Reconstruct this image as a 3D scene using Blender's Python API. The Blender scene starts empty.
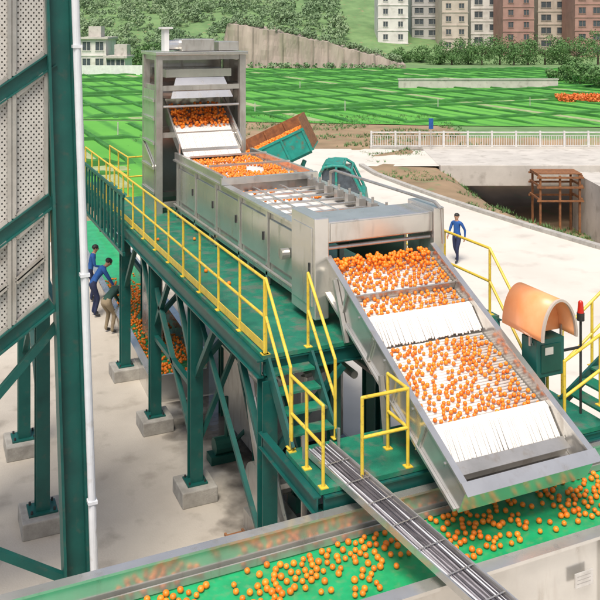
import bpy, math, random
from mathutils import Vector, Matrix, noise, Quaternion
random.seed(7)
A=math.radians(24.1); SA,CA=math.sin(A),math.cos(A); H=8.3
def W(r,D,z=0): return Vector((SA*D+CA*r, CA*D-SA*r, z))
def proj(p):
    D=SA*p[0]+CA*p[1]; r=CA*p[0]-SA*p[1]; return 300+850*r/D, 25+850*(H-p[2])/D
RZ=Matrix.Rotation(-A,4,'Z')
scene=bpy.context.scene
COL=scene.collection
wl={}
# ---------------- materials
def mat(name,c1,c2=None,rough=.6,metal=0.,scale=4,bump=0.,bscale=40,lo=.35,hi=.65,stretch=(1,1,1),rand=0.,spots=None,detail=6,streak=None):
    m=bpy.data.materials.new(name); m.use_nodes=True
    nt=m.node_tree; N=nt.nodes; Lk=nt.links
    b=N['Principled BSDF']; b.inputs['Roughness'].default_value=rough; b.inputs['Metallic'].default_value=metal
    if c2 is None: c2=tuple(x*.8 for x in c1)
    mp=N.new('ShaderNodeMapping'); mp.inputs['Scale'].default_value=stretch
    geo=N.new('ShaderNodeNewGeometry')
    Lk.new(geo.outputs['Position'],mp.inputs['Vector'])
    n=N.new('ShaderNodeTexNoise'); n.inputs['Scale'].default_value=scale; n.inputs['Detail'].default_value=detail; n.inputs['Roughness'].default_value=.6
    Lk.new(mp.outputs['Vector'],n.inputs['Vector'])
    r=N.new('ShaderNodeValToRGB'); r.color_ramp.elements[0].position=lo; r.color_ramp.elements[1].position=hi
    r.color_ramp.elements[0].color=(*c1,1); r.color_ramp.elements[1].color=(*c2,1)
    Lk.new(n.outputs['Fac'],r.inputs['Fac'])
    out=r.outputs['Color']
    def over(out,sc,colr,a,bb,st=None,mxf=1):
        n3=N.new('ShaderNodeTexNoise'); n3.inputs['Scale'].default_value=sc; n3.inputs['Detail'].default_value=8
        if st:
            m3=N.new('ShaderNodeMapping');m3.inputs['Scale'].default_value=st;Lk.new(geo.outputs['Position'],m3.inputs['Vector']);Lk.new(m3.outputs['Vector'],n3.inputs['Vector'])
        else: Lk.new(mp.outputs['Vector'],n3.inputs['Vector'])
        rr=N.new('ShaderNodeMapRange'); rr.inputs['From Min'].default_value=a; rr.inputs['From Max'].default_value=bb;rr.inputs['To Max'].default_value=mxf
        Lk.new(n3.outputs['Fac'],rr.inputs['Value'])
        mx=N.new('ShaderNodeMix'); mx.data_type='RGBA'
        Lk.new(rr.outputs['Result'],mx.inputs['Factor']); Lk.new(out,mx.inputs['A']); mx.inputs['B'].default_value=(*colr,1)
        return mx.outputs['Result'],rr.outputs['Result']
    if spots: out,_=over(out,*spots)
    if streak:
        out,f=over(out,*streak)
        mr=N.new('ShaderNodeMapRange');mr.inputs['To Min'].default_value=rough;mr.inputs['To Max'].default_value=min(1,rough+.3);Lk.new(f,mr.inputs['Value']);Lk.new(mr.outputs['Result'],b.inputs['Roughness'])
    if rand>0:
        oi=N.new('ShaderNodeObjectInfo'); mr=N.new('ShaderNodeMapRange'); mr.inputs['To Min'].default_value=1-rand; mr.inputs['To Max'].default_value=1+rand
        Lk.new(oi.outputs['Random'],mr.inputs['Value'])
        hs=N.new('ShaderNodeHueSaturation'); Lk.new(out,hs.inputs['Color']); Lk.new(mr.outputs['Result'],hs.inputs['Value'])
        out=hs.outputs['Color']
    Lk.new(out,b.inputs['Base Color'])
    if bump>0:
        n2=N.new('ShaderNodeTexNoise'); n2.inputs['Scale'].default_value=bscale; n2.inputs['Detail'].default_value=5
        Lk.new(mp.outputs['Vector'],n2.inputs['Vector'])
        bp=N.new('ShaderNodeBump'); bp.inputs['Strength'].default_value=bump; bp.inputs['Distance'].default_value=.02
        Lk.new(n2.outputs['Fac'],bp.inputs['Height']); Lk.new(bp.outputs['Normal'],b.inputs['Normal'])
    return m
M_steel=mat('stainless_steel',(.70,.685,.65),(.58,.57,.54),rough=.2,metal=.72,scale=1.4,streak=(3,(.36,.31,.25),.56,.82,(2,2,.35),.6),bump=.06,bscale=6)
M_steel2=mat('worn_steel',(.56,.54,.505),(.41,.395,.365),rough=.3,metal=.6,scale=2,streak=(4,(.24,.18,.13),.54,.8,(2,2,.4),.75),bump=.06,bscale=9)
M_dark=mat('dark_metal',(.06,.06,.06),(.03,.03,.03),rough=.6,metal=.3)
M_green=mat('green_painted_steel',(.008,.105,.088),(.006,.072,.063),rough=.42,scale=2,spots=(7,(.06,.09,.075),.58,.8),bump=.05)
M_greend=mat('dark_green_painted_steel',(.006,.085,.06),(.004,.05,.04),rough=.45,scale=2,spots=(8,(.05,.06,.04),.62,.8))
M_floor=mat('green_deck_plate',(.02,.22,.13),(.012,.14,.09),rough=.4,scale=3,spots=(5,(.13,.15,.12),.50,.72),bump=.3,bscale=60)
M_belt=mat('green_belt',(.018,.42,.16),(.012,.30,.11),rough=.28,scale=3,spots=(10,(.10,.33,.14),.52,.75),bump=.05)
M_yel=mat('yellow_paint',(.76,.56,.07),(.64,.44,.035),rough=.4,scale=5,spots=(18,(.35,.22,.05),.60,.75))
M_white=mat('white_plastic',(.80,.78,.74),(.72,.69,.64),rough=.35,scale=9,spots=(14,(.55,.44,.31),.64,.85))
M_gap=mat('deck_backing',(.42,.40,.37),(.34,.32,.30),rough=.6,scale=5)
M_roll=mat('grey_roller',(.66,.64,.61),(.52,.50,.47),rough=.35,metal=.3,scale=8)
M_pipe=mat('white_pipe',(.72,.74,.77),(.62,.64,.67),rough=.3,scale=3,spots=(5,(.45,.43,.40),.6,.8))
M_cable=mat('dark_cable',(.12,.11,.12),(.07,.065,.07),rough=.5,scale=5)
M_cable2=mat('grey_cable',(.40,.38,.40),(.27,.25,.27),rough=.5,scale=5)
M_grail=mat('pale_grey_railing',(.66,.65,.63),(.54,.53,.51),rough=.5,scale=3)
M_orange=mat('orange_peel',(.90,.20,.012),(.95,.29,.02),rough=.36,scale=6,bump=.15,bscale=250,rand=.16)
M_orange2=mat('orange_peel_pile',(.83,.15,.01),(.95,.31,.02),rough=.4,scale=7,lo=.3,hi=.7)
M_conc=mat('yard_concrete',(.52,.475,.405),(.43,.385,.325),rough=.85,scale=.55,spots=(1.7,(.27,.235,.19),.55,.82),bump=.25,bscale=30,detail=10)
M_plaza=mat('pale_concrete',(.67,.63,.56),(.59,.55,.485),rough=.8,scale=.3,spots=(.9,(.41,.37,.32),.56,.86),bump=.15,bscale=14,detail=10)
M_foot=mat('footing_concrete',(.42,.40,.36),(.28,.265,.235),rough=.9,scale=4,bump=.4)
M_bridge=mat('bridge_concrete',(.56,.53,.48),(.45,.425,.385),rough=.9,scale=.6,spots=(1.5,(.29,.265,.23),.55,.8))
M_wet=mat('wet_floor',(.05,.047,.04),(.13,.115,.10),rough=.15,scale=1.5,bump=.2,bscale=8)
def wetmask(m):
    nt=m.node_tree;N=nt.nodes;L=nt.links;b=N['Principled BSDF'];geo=N.new('ShaderNodeNewGeometry')
    sep=N.new('ShaderNodeSeparateXYZ');L.new(geo.outputs['Position'],sep.inputs[0]);n=N.new('ShaderNodeTexNoise');n.inputs['Scale'].default_value=1.1;n.inputs['Detail'].default_value=8;L.new(geo.outputs['Position'],n.inputs['Vector'])
    a=N.new('ShaderNodeMath');a.operation='MULTIPLY_ADD';L.new(n.outputs['Fac'],a.inputs[0]);a.inputs[1].default_value=3.2;a.inputs[2].default_value=-1.6-4.75*1.1
    c=N.new('ShaderNodeMath');c.operation='MULTIPLY_ADD';c.use_clamp=True;L.new(sep.outputs['X'],c.inputs[0]);c.inputs[1].default_value=1.1;L.new(a.outputs[0],c.inputs[2])
    tr=N.new('ShaderNodeBsdfTransparent');ms=N.new('ShaderNodeMixShader');L.new(c.outputs[0],ms.inputs[0]);L.new(tr.outputs[0],ms.inputs[1]);L.new(b.outputs[0],ms.inputs[2]);L.new(ms.outputs[0],N['Material Output'].inputs['Surface'])
wetmask(M_wet)
M_wallc=mat('cut_slope_wall',(.42,.35,.30),(.31,.25,.22),rough=.95,scale=.5,stretch=(1,1,.12),spots=(.35,(.25,.25,.17),.52,.72),bump=.8,bscale=1.5,detail=10)
M_wpaint=mat('white_paint',(.76,.76,.74),(.64,.64,.62),rough=.6,scale=2)
M_peach=mat('peach_canopy',(.83,.31,.11),(.88,.41,.19),rough=.35,scale=2)
M_flower=mat('orange_flower',(.75,.16,.04),(.80,.25,.06),rough=.7,scale=3)
M_glass=mat('window_glass',(.10,.12,.14),(.06,.07,.08),rough=.15)
M_kerb=mat('kerb_stone',(.46,.44,.40),(.34,.32,.29),rough=.9,scale=3)
M_leaf=mat('leaf',(.06,.15,.04),(.12,.23,.07),rough=.7,scale=1.2)
M_leafhaze=mat('hazed_far_leaf',(.15,.24,.12),(.24,.33,.18),rough=.85,scale=.06)  # distance haze painted in: paler leaf tones for the far foliage
M_crop=mat('crop_leaf',(.025,.13,.02),(.045,.20,.03),rough=.7,scale=.5,detail=10)
M_bark=mat('bark',(.10,.075,.05),(.05,.04,.03),rough=.9,scale=8)
M_teal=mat('teal_truck_paint',(.02,.30,.24),(.015,.21,.17),rough=.4,scale=3,spots=(5,(.14,.12,.08),.54,.75))
M_rust=mat('rusty_steel',(.30,.13,.05),(.17,.075,.035),rough=.85,scale=5)
M_black=mat('rubber',(.025,.025,.025),(.04,.04,.04),rough=.8)
M_red=mat('red_plastic',(.6,.02,.01),(.5,.02,.01),rough=.3)
M_skin=mat('skin',(.45,.25,.16),(.40,.21,.13),rough=.55)
M_hair=mat('black_hair',(.012,.010,.009),(.03,.025,.02),rough=.6,scale=30)
M_blue=mat('blue_workwear',(.018,.10,.34),(.012,.065,.23),rough=.85,scale=6,bump=.4)
M_navy=mat('navy_cloth',(.018,.028,.08),(.012,.018,.05),rough=.85,scale=6,bump=.4)
M_khaki=mat('khaki_cloth',(.30,.24,.15),(.22,.17,.11),rough=.85,scale=6,bump=.4)
M_dkgreen=mat('dark_green_cloth',(.02,.07,.05),(.012,.04,.035),rough=.85,scale=6,bump=.4)
M_path=mat('field_path',(.36,.40,.22),(.24,.32,.13),rough=.9,scale=1)
def fieldmat():
    m=mat('field_crop_stripes',(.12,.40,.05),(.075,.31,.035),rough=.85,scale=.05,detail=10,bump=.5,bscale=3)
    nt=m.node_tree;N=nt.nodes;L=nt.links;bs=N['Principled BSDF'];old=bs.inputs['Base Color'].links[0].from_socket
    geo=N.new('ShaderNodeNewGeometry');w=N.new('ShaderNodeTexWave');w.wave_type='BANDS';w.bands_direction='X';w.inputs['Scale'].default_value=.1428;w.inputs['Distortion'].default_value=.08;w.inputs['Detail'].default_value=1
    L.new(geo.outputs['Position'],w.inputs['Vector'])
    n=N.new('ShaderNodeTexNoise');n.inputs['Scale'].default_value=1.6;n.inputs['Detail'].default_value=8;L.new(geo.outputs['Position'],n.inputs['Vector'])
    mu=N.new('ShaderNodeMath');mu.operation='MULTIPLY_ADD';L.new(n.outputs['Fac'],mu.inputs[0]);mu.inputs[1].default_value=.6;L.new(w.outputs['Fac'],mu.inputs[2])
    mr=N.new('ShaderNodeMapRange');mr.inputs['From Min'].default_value=.9;mr.inputs['From Max'].default_value=1.35;mr.inputs['To Max'].default_value=.7;L.new(mu.outputs[0],mr.inputs['Value'])
    mx=N.new('ShaderNodeMix');mx.data_type='RGBA';L.new(mr.outputs[0],mx.inputs['Factor']);L.new(old,mx.inputs['A']);mx.inputs['B'].default_value=(.03,.17,.025,1)
    L.new(mx.outputs['Result'],bs.inputs['Base Color']);return m
M_field=fieldmat()
def perf():
    m=mat('perforated_sheet',(.56,.54,.50),(.46,.44,.41),rough=.5,metal=.1,scale=2,spots=(4,(.35,.31,.26),.58,.8))
    nt=m.node_tree;N=nt.nodes;L=nt.links;b=N['Principled BSDF']
    geo=N.new('ShaderNodeNewGeometry'); sep=N.new('ShaderNodeSeparateXYZ'); L.new(geo.outputs['Position'],sep.inputs[0])
    def cell(o,sc):
        a=N.new('ShaderNodeMath');a.operation='MULTIPLY';a.inputs[1].default_value=sc;L.new(o,a.inputs[0])
        s=N.new('ShaderNodeMath');s.operation='SINE';L.new(a.outputs[0],s.inputs[0]);return s.outputs[0]
    p=N.new('ShaderNodeMath');p.operation='MULTIPLY'
    L.new(cell(sep.outputs['X'],math.pi/.033),p.inputs[0]);L.new(cell(sep.outputs['Z'],math.pi/.04),p.inputs[1])
    g=N.new('ShaderNodeMath');g.operation='GREATER_THAN';g.inputs[1].default_value=.55;L.new(p.outputs[0],g.inputs[0])
    tr=N.new('ShaderNodeBsdfTransparent');ms=N.new('ShaderNodeMixShader');out=N['Material Output']
    L.new(g.outputs[0],ms.inputs[0]);L.new(b.outputs[0],ms.inputs[1]);L.new(tr.outputs[0],ms.inputs[2]);L.new(ms.outputs[0],out.inputs['Surface'])
    return m
M_perf=perf()
# ---------------- mesh builder
class MB:
    def __init__(s,M=None): s.v=[];s.f=[];s.m=[];s.M=M
    def add(s,vs,fs,mi=0):
        o=len(s.v)
        for v in vs:
            v=Vector(v)
            if s.M is not None: v=s.M@v
            s.v.append(v)
        s.f+=[tuple(i+o for i in f) for f in fs]; s.m+=[mi]*len(fs)
    def hexa(s,p,mi=0):
        s.add(p,[(3,2,1,0),(4,5,6,7),(0,1,5,4),(1,2,6,5),(2,3,7,6),(3,0,4,7)],mi)
    def box(s,x0,x1,y0,y1,z0,z1,mi=0):
        s.hexa([(x0,y0,z0),(x1,y0,z0),(x1,y1,z0),(x0,y1,z0),(x0,y0,z1),(x1,y0,z1),(x1,y1,z1),(x0,y1,z1)],mi)
    def frame(s,p,q,up=(0,0,1)):
        p=Vector(p);q=Vector(q);d=(q-p).normalized();up=Vector(up)
        if abs(d.dot(up))>.98: up=Vector((0,1,0))
        a=d.cross(up).normalized();b=a.cross(d).normalized();return p,q,a,b
    def beam(s,p,q,w,h,mi=0,up=(0,0,1)):
        p,q,a,b=s.frame(p,q,up);a=a*w/2;b=b*h/2
        s.hexa([p-a-b,p+a-b,p+a+b,p-a+b,q-a-b,q+a-b,q+a+b,q-a+b],mi)
    def ibeam(s,p,q,w,h,t=.02,mi=0,up=(0,0,1)):
        p,q,a,b=s.frame(p,q,up);o=b*(h/2-t/2)
        s.beam(p+o,q+o,w,t,mi,b);s.beam(p-o,q-o,w,t,mi,b);s.beam(p,q,t,h-2*t-.002,mi,b)
    def tube(s,p,q,r,n=8,mi=0,r2=None,cap=True):
        p,q,a,b=s.frame(p,q); r2=r if r2 is None else r2; vs=[]
        for c,rr in((p,r),(q,r2)):
            for i in range(n):
                t=2*math.pi*i/n; vs.append(c+a*math.cos(t)*rr+b*math.sin(t)*rr)
        fs=[(i,(i+1)%n,n+(i+1)%n,n+i) for i in range(n)]
        if cap: fs+=[tuple(range(n-1,-1,-1)),tuple(range(n,2*n))]
        s.add(vs,fs,mi)
    def path(s,pts,r,n=8,mi=0):
        for i in range(len(pts)-1): s.tube(pts[i],pts[i+1],r,n,mi)
    def sphere(s,c,r,seg=10,ring=7,mi=0,sc=(1,1,1)):
        c=Vector(c);vs=[c+Vector((0,0,r*sc[2]))]
        for j in range(1,ring):
            t=math.pi*j/ring
            for i in range(seg):
                a=2*math.pi*i/seg; vs.append(c+Vector((r*sc[0]*math.sin(t)*math.cos(a),r*sc[1]*math.sin(t)*math.sin(a),r*sc[2]*math.cos(t))))
        vs.append(c-Vector((0,0,r*sc[2])));fs=[]
        for i in range(seg): fs.append((0,1+i,1+(i+1)%seg))
        for j in range(ring-2):
            for i in range(seg):
                a=1+j*seg+i;b=1+j*seg+(i+1)%seg; fs.append((a,a+seg,b+seg,b))
        l=len(vs)-1;o=1+(ring-2)*seg
        for i in range(seg): fs.append((l,o+(i+1)%seg,o+i))
        s.add(vs,fs,mi)
    def obj(s,name,mats,parent=None,smooth=False,bevel=0,origin=None):
        if not isinstance(mats,(list,tuple)): mats=[mats]
        lo=Vector([min(v[i] for v in s.v) for i in range(3)]);hi=Vector([max(v[i] for v in s.v) for i in range(3)])
        c=Vector(origin) if origin is not None else Vector(((lo.x+hi.x)/2,(lo.y+hi.y)/2,lo.z))
        me=bpy.data.meshes.new(name); me.from_pydata([tuple(v-c) for v in s.v],[],s.f)
        for m in mats: me.materials.append(m)
        me.polygons.foreach_set('material_index',s.m)
        if smooth: me.polygons.foreach_set('use_smooth',[True]*len(s.f))
        me.update()
        o=bpy.data.objects.new(name,me);COL.objects.link(o);place(o,c,parent)
        if bevel:
            b=o.modifiers.new('bevel','BEVEL');b.width=bevel;b.segments=2;b.limit_method='ANGLE'
        return o
def place(o,c,parent=None):
    c=Vector(c);o.location=c;wl[o.name]=c
    if parent is not None:
        o.parent=parent;o.matrix_parent_inverse=Matrix.Translation(wl[parent.name]).inverted()
def tag(o,label,cat,group=None):
    o['label']=label;o['category']=cat
    if group:o['group']=group
    return o
def thing(name,loc,label,cat,group=None):
    e=bpy.data.objects.new(name,None);e.empty_display_size=.3;COL.objects.link(e);place(e,loc);return tag(e,label,cat,group)
def struct(o): o['kind']='structure';return o
def stuff(o,label,cat): o['kind']='stuff';return tag(o,label,cat)
def dupat(src,loc,parent=None,name=None):
    o=src.copy()
    if name:o.name=name
    COL.objects.link(o);place(o,loc,parent);return o
def railing(parent,pts,h=1.0,rails=(1.0,.5),sp=1.25,m=M_yel,r=.022,toe=False):
    b=MB()
    for hh in rails:
        b.path([Vector(p)+Vector((0,0,hh*h)) for p in pts],r,10)
        for p in pts: b.sphere(Vector(p)+Vector((0,0,hh*h)),r*1.02,10,6)
    if toe:
        for i in range(len(pts)-1):
            b.beam(Vector(pts[i])+Vector((0,0,.09)),Vector(pts[i+1])+Vector((0,0,.09)),.012,.12)
    ro=b.obj('railing',m,parent,smooth=False)
    ps=[]
    for i in range(len(pts)-1):
        p=Vector(pts[i]);q=Vector(pts[i+1]);n=max(1,round((q-p).length/sp))
        for k in range(n): ps.append(p.lerp(q,k/n))
    ps.append(Vector(pts[-1]))
    src=None
    for p in ps:
        if src is None:
            pb=MB();pb.tube(p,p+Vector((0,0,h)),r,10);pb.box(p.x-.05,p.x+.05,p.y-.05,p.y+.05,p.z,p.z+.012);src=pb.obj('railing_post',m,ro,origin=p)
        else: dupat(src,p,ro)
    return ro

# ---------------- terrain
def ss(a,b,x):
    t=max(0,min(1,(x-a)/(b-a)));return t*t*(3-2*t)
KL=[(-3,58),(3.6,50),(4.2,47),(5.2,44.3),(6.6,40.8),(8,37.7),(9.5,34.6),(11.1,31.6),(13,28.4),(16,24),(22,17),(40,0)]
def kd(r):
    for i in range(len(KL)-1):
        if KL[i][0]<=r<=KL[i+1][0]:
            t=(r-KL[i][0])/(KL[i+1][0]-KL[i][0]);return KL[i][1]*(1-t)+KL[i+1][1]*t
    return KL[0][1] if r<KL[0][0] else 0
def hgt(r,D):
    z=-.04
    if r>3 and D>kd(r)+1.0 and D<66:
        d=(D-kd(r)-1)*.7
        e=ss(0,7,d)*ss(7.5,13,r)*(1-ss(56.5,64,D)); z-=3.4*e
        z+= .25*noise.noise(Vector((r*.5,D*.5,1)))*ss(0,2,d)
    if D>175:
        z+=ss(175,560,D+.12*abs(r))*95+ss(190,330,D)*5*noise.noise(Vector((r*.02,D*.02,0)))
        z+=ss(175,230,D)*(1-ss(0,60,r))*7
        if 10<r<100: z-=ss(175,185,D)*(1-ss(225,262,D))*1.0
    return z
def axis(segs):
    o=[]
    for a,b,st in segs:
        x=a
        while x<b-1e-6: o.append(x);x+=st
    o.append(segs[-1][1]);return o
rs=axis([(-600,-200,50),(-200,-60,12),(-60,0,6),(0,36,1),(36,80,6),(80,240,12),(240,640,50)])
Ds=axis([(-60,16,12),(16,68,1),(68,180,6),(180,420,8),(420,900,40)])
vs=[];soil=[]
for D in Ds:
    for r in rs:
        vs.append(W(r,D,hgt(r,D)))
        sv=0
        if r>3 and D>kd(r)-1 and D<64: sv=1
        if 54<D<76+3*noise.noise(Vector((r*.2,0,0))) and -12<r<13: sv=1
        if D<54 and r>-13 and r<3: sv=1
        if D>180: sv=.25
        soil.append(sv)
nr=len(rs);fs=[(j*nr+i,j*nr+i+1,(j+1)*nr+i+1,(j+1)*nr+i) for j in range(len(Ds)-1) for i in range(nr-1)]
me=bpy.data.meshes.new('ground');me.from_pydata([tuple(v) for v in vs],[],fs)
at=me.attributes.new('soil','FLOAT','POINT');at.data.foreach_set('value',soil)
me.polygons.foreach_set('use_smooth',[True]*len(fs));me.update()
ground=bpy.data.objects.new('ground',me);COL.objects.link(ground);struct(ground)
def groundmat():
    m=mat('ground_soil_and_grass',(.17,.28,.11),(.11,.20,.075),rough=.95,scale=.3,detail=12,bump=.6,bscale=2.5)
    nt=m.node_tree;N=nt.nodes;L=nt.links;bs=N['Principled BSDF']
    old=bs.inputs['Base Color'].links[0].from_socket
    a=N.new('ShaderNodeAttribute');a.attribute_name='soil'
    geo=N.new('ShaderNodeNewGeometry');n=N.new('ShaderNodeTexNoise');n.inputs['Scale'].default_value=.45;n.inputs['Detail'].default_value=10
    L.new(geo.outputs['Position'],n.inputs['Vector'])
    r=N.new('ShaderNodeValToRGB');r.color_ramp.elements[0].position=.3;r.color_ramp.elements[1].position=.7
    r.color_ramp.elements[0].color=(.36,.25,.15,1);r.color_ramp.elements[1].color=(.21,.15,.085,1);L.new(n.outputs['Fac'],r.inputs['Fac'])
    n4=N.new('ShaderNodeTexNoise');n4.inputs['Scale'].default_value=.8;n4.inputs['Detail'].default_value=8;L.new(geo.outputs['Position'],n4.inputs['Vector'])
    ad=N.new('ShaderNodeMath');ad.operation='MULTIPLY_ADD';L.new(n4.outputs['Fac'],ad.inputs[0]);ad.inputs[1].default_value=2.2;ad.inputs[2].default_value=-1.02
    sb=N.new('ShaderNodeMath');sb.operation='SUBTRACT';sb.use_clamp=True;L.new(a.outputs['Fac'],sb.inputs[0]);L.new(ad.outputs[0],sb.inputs[1])
    mr=N.new('ShaderNodeMapRange');mr.inputs['From Min'].default_value=.4;mr.inputs['From Max'].default_value=.75;L.new(sb.outputs[0],mr.inputs['Value'])
    mx=N.new('ShaderNodeMix');mx.data_type='RGBA';L.new(mr.outputs[0],mx.inputs['Factor']);L.new(old,mx.inputs['A']);L.new(r.outputs['Color'],mx.inputs['B'])
    L.new(mx.outputs['Result'],bs.inputs['Base Color']);return m
me.materials.append(groundmat())
def sheet(name,pts,z,m):
    b=MB();b.add([W(r,D,z) for r,D in pts],[tuple(range(len(pts)))]);o=b.obj(name,m);
    if o.data.polygons[0].normal.z<0: o.data.flip_normals()
    return struct(o)
kp=[(a,c) for a,c in KL[1:]]
sheet('plaza_road',[(-60,-40),(-60,20),(-3.4,34),(-1.5,46),(0,57),(5,57),(8.2,56.2),(8.2,50)]+[(3.6+.2,50)]+kp[1:]+[(40,-40)],0.0,M_plaza)
b=MB();b.add([(-30,-8,.006),(7.9,-8,.006),(7.9,24,.006),(6.6,33,.006),(-30,33,.006)],[(0,1,2,3,4)]);struct(b.obj('concrete_yard',M_conc))
b=MB();b.add([(3.9,8.5,.011),(7.85,8.5,.011),(7.85,18.2,.011),(3.9,18.2,.011)],[(0,1,2,3)]);struct(b.obj('wet_floor_patch',M_wet))
b=MB();P=[W(r,D) for r,D in kp[:-1]]
Q=[]
for i in range(len(P)-1):
    n=max(1,int((P[i+1]-P[i]).length/1.0))
    for k in range(n): Q.append(P[i].lerp(P[i+1],k/n))
for i in range(len(Q)-1):
    a_,c_=Q[i],Q[i+1];c2=a_.lerp(c_,.985);b.beam(a_+Vector((0,0,.065)),c2+Vector((0,0,.065)),.28,.17)
struct(b.obj('kerb',M_kerb))
wb=MB();rw_=random.Random(5)
def tuft(p,s,k=7,rr=rw_):
    for j in range(k):
        a=rr.random()*6.28;l=s*rr.uniform(.6,1.3);d=Vector((math.cos(a),math.sin(a),0));q=p+d*s*.3
        b0=q-Vector((-d.y,d.x,0))*s*.12;b1=q+Vector((-d.y,d.x,0))*s*.12;wb.add([b0,b1,q+d*l*.5+Vector((0,0,l))],[(0,1,2)])
n=0
while n<1500:
    r=rw_.uniform(4,22);D=rw_.uniform(28,56)
    if D<kd(r)+.6 or (D>49.4 and r>8): continue
    if noise.noise(Vector((r*.35,D*.35,4)))<.02: continue
    tuft(W(r,D,hgt(r,D)),rw_.uniform(.07,.2));n+=1
n=0
while n<1400:
    r=rw_.uniform(-12,13);D=rw_.uniform(58,78)
    if noise.noise(Vector((r*.25,D*.25,4)))<-.05: continue
    tuft(W(r,D,-.03),rw_.uniform(.1,.25));n+=1
stuff(wb.obj('weeds',M_leaf),'scattered green weeds on the bare soil bank','weeds')
# bridge
br=thing('road_bridge',W(20,52,-3.4),'pale concrete road bridge over a sunken channel','bridge')
b=MB(RZ);b.box(8.2,60,50,57,-.35,.02);b.box(8.2,60,49.6,50,-1.1,.12);b.box(8.2,60,57,57.4,-1.1,.12);o=b.obj('bridge_deck',M_bridge,br,bevel=.03)
for x0 in(7.4,20.2,34):
    b=MB(RZ);b.box(x0,x0+1.1,50.1,56.9,-3.6,-.36);b.obj('bridge_pier',M_bridge,br)
for yy in (51.2,53.4,55.6):
    b=MB(RZ);b.box(8.6,60,yy-.25,yy+.25,-1.0,-.352);b.obj('bridge_girder',M_bridge,br)
def balus(r0,r1,D,nm):
    L=thing('road_railing',W((r0+r1)/2,D,.02),'pale grey metal railing with thin close bars along the road','railing')
    b=MB(RZ);b.box(r0,r1,D-.045,D+.045,1.04,1.12);b.box(r0,r1,D-.03,D+.03,.16,.21);b.box(r0,r1,D-.03,D+.03,.86,.90);b.obj('handrail',M_grail,L)
    n=int((r1-r0)/1.6)
    src=None
    for i in range(n+1):
        r=r0+(r1-r0)*i/n
        if src is None: b=MB(RZ);b.box(r-.06,r+.06,D-.06,D+.06,.02,1.18);src=b.obj('railing_post',M_grail,L);s0=W(r,D);off=wl[src.name]-s0
        else: dupat(src,W(r,D)+off,L)
    b=MB(RZ);r=r0+.13
    while r<r1: b.box(r-.017,r+.017,D-.017,D+.017,.21,.86);r+=.16
    b.obj('balusters',M_grail,L)['kind']='stuff'
balus(4.8,34,57.2,'a')
b=MB(RZ);b.box(4.7,8.2,56.9,57.5,-.05,.13);struct(b.obj('kerb',M_kerb))
w=MB(RZ);w.hexa([(15.5,38.5,-3.8),(26,31,-3.8),(26,31.5,-3.8),(15.5,39,-3.8),(15.5,38.5,-1.6),(26,31,.1),(26,31.5,.1),(15.5,39,-1.6)]);tag(w.obj('channel_wall',M_bridge),'grey concrete retaining wall beside the sunken channel','wall')
w=MB(RZ);w.box(15.9,17.4,41,49.55,-3.8,-.25);tag(w.obj('abutment_wall',M_bridge),'grey concrete abutment wall in front of the bridge','wall')
fr=thing('scaffold_frame',W(14.5,47.5,-3.3),'rust brown steel scaffold frame standing under the bridge edge','scaffold')
for (x,y) in ((13.4,47.4),(14.5,47.4),(15.6,47.4),(13.4,49),(15.6,49)):
    b=MB(RZ);b.beam((x,y,-3.6),(x,y,-.1),.11,.11);b.obj('scaffold_post',M_rust,fr)
for z in(-.2,-.75,-1.5):
    for seg in (((13.2,47.3,z),(15.8,47.3,z)),((13.2,49.1,z),(15.8,49.1,z)),((13.3,47.3,z+.1),(13.3,49.1,z+.1)),((15.7,47.3,z+.1),(15.7,49.1,z+.1))):
        b=MB(RZ);b.beam(*seg,.09,.1);b.obj('scaffold_rail',M_rust,fr)
for i in range(3):
    b=MB(RZ);b.box(13.25,15.75,47.45+.55*i,47.9+.55*i,-.04,.01);b.obj('scaffold_plank',M_rust,fr)

# ---------------- fields
sheet('crop_field',[(-60,78),(-11,74),(13,70),(60,66),(120,80),(120,163),(-60,163)],.02,M_field)
sheet('crop_field',[(-60,40),(-7.5,40),(-8.5,56),(-11,73),(-60,77)],.02,M_field)
def infield(x,y):
    D=SA*x+CA*y;r=CA*x-SA*y
    if D>162 or r<-75 or r>95: return False
    lo=74 if r<-11 else (74-(r+11)*.17 if r<13 else 70-(r-13)*.085)
    if D>lo+1: return True
    return r<-10.5-(D-56)*.12 and 42<D<lo-2
pthb=MB()
def pathstrip(axis_,const,w):
    t=-60;run=[]
    def fl(run):
        if len(run)<3:return
        a,c=run[0],run[-1]
        if axis_=='x': pthb.add([(a,const-w/2,.028),(c,const-w/2,.028),(c,const+w/2,.028),(a,const+w/2,.028)],[(0,1,2,3)])
        else: pthb.add([(const-w/2,a,.033),(const+w/2,a,.033),(const+w/2,c,.033),(const-w/2,c,.033)],[(0,1,2,3)])
    while t<170:
        x,y=(const,t) if axis_=='y' else (t,const)
        if infield(x,y): run.append(t)
        else: fl(run);run=[]
        t+=1
    fl(run)
for y in(49,75,101,127): pathstrip('x',y,1.6)
for x in(-12.6,9.4,31.4,53.4,75.4): pathstrip('y',x,1.1)
struct(pthb.obj('field_paths',M_path))
rowb=MB()
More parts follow.
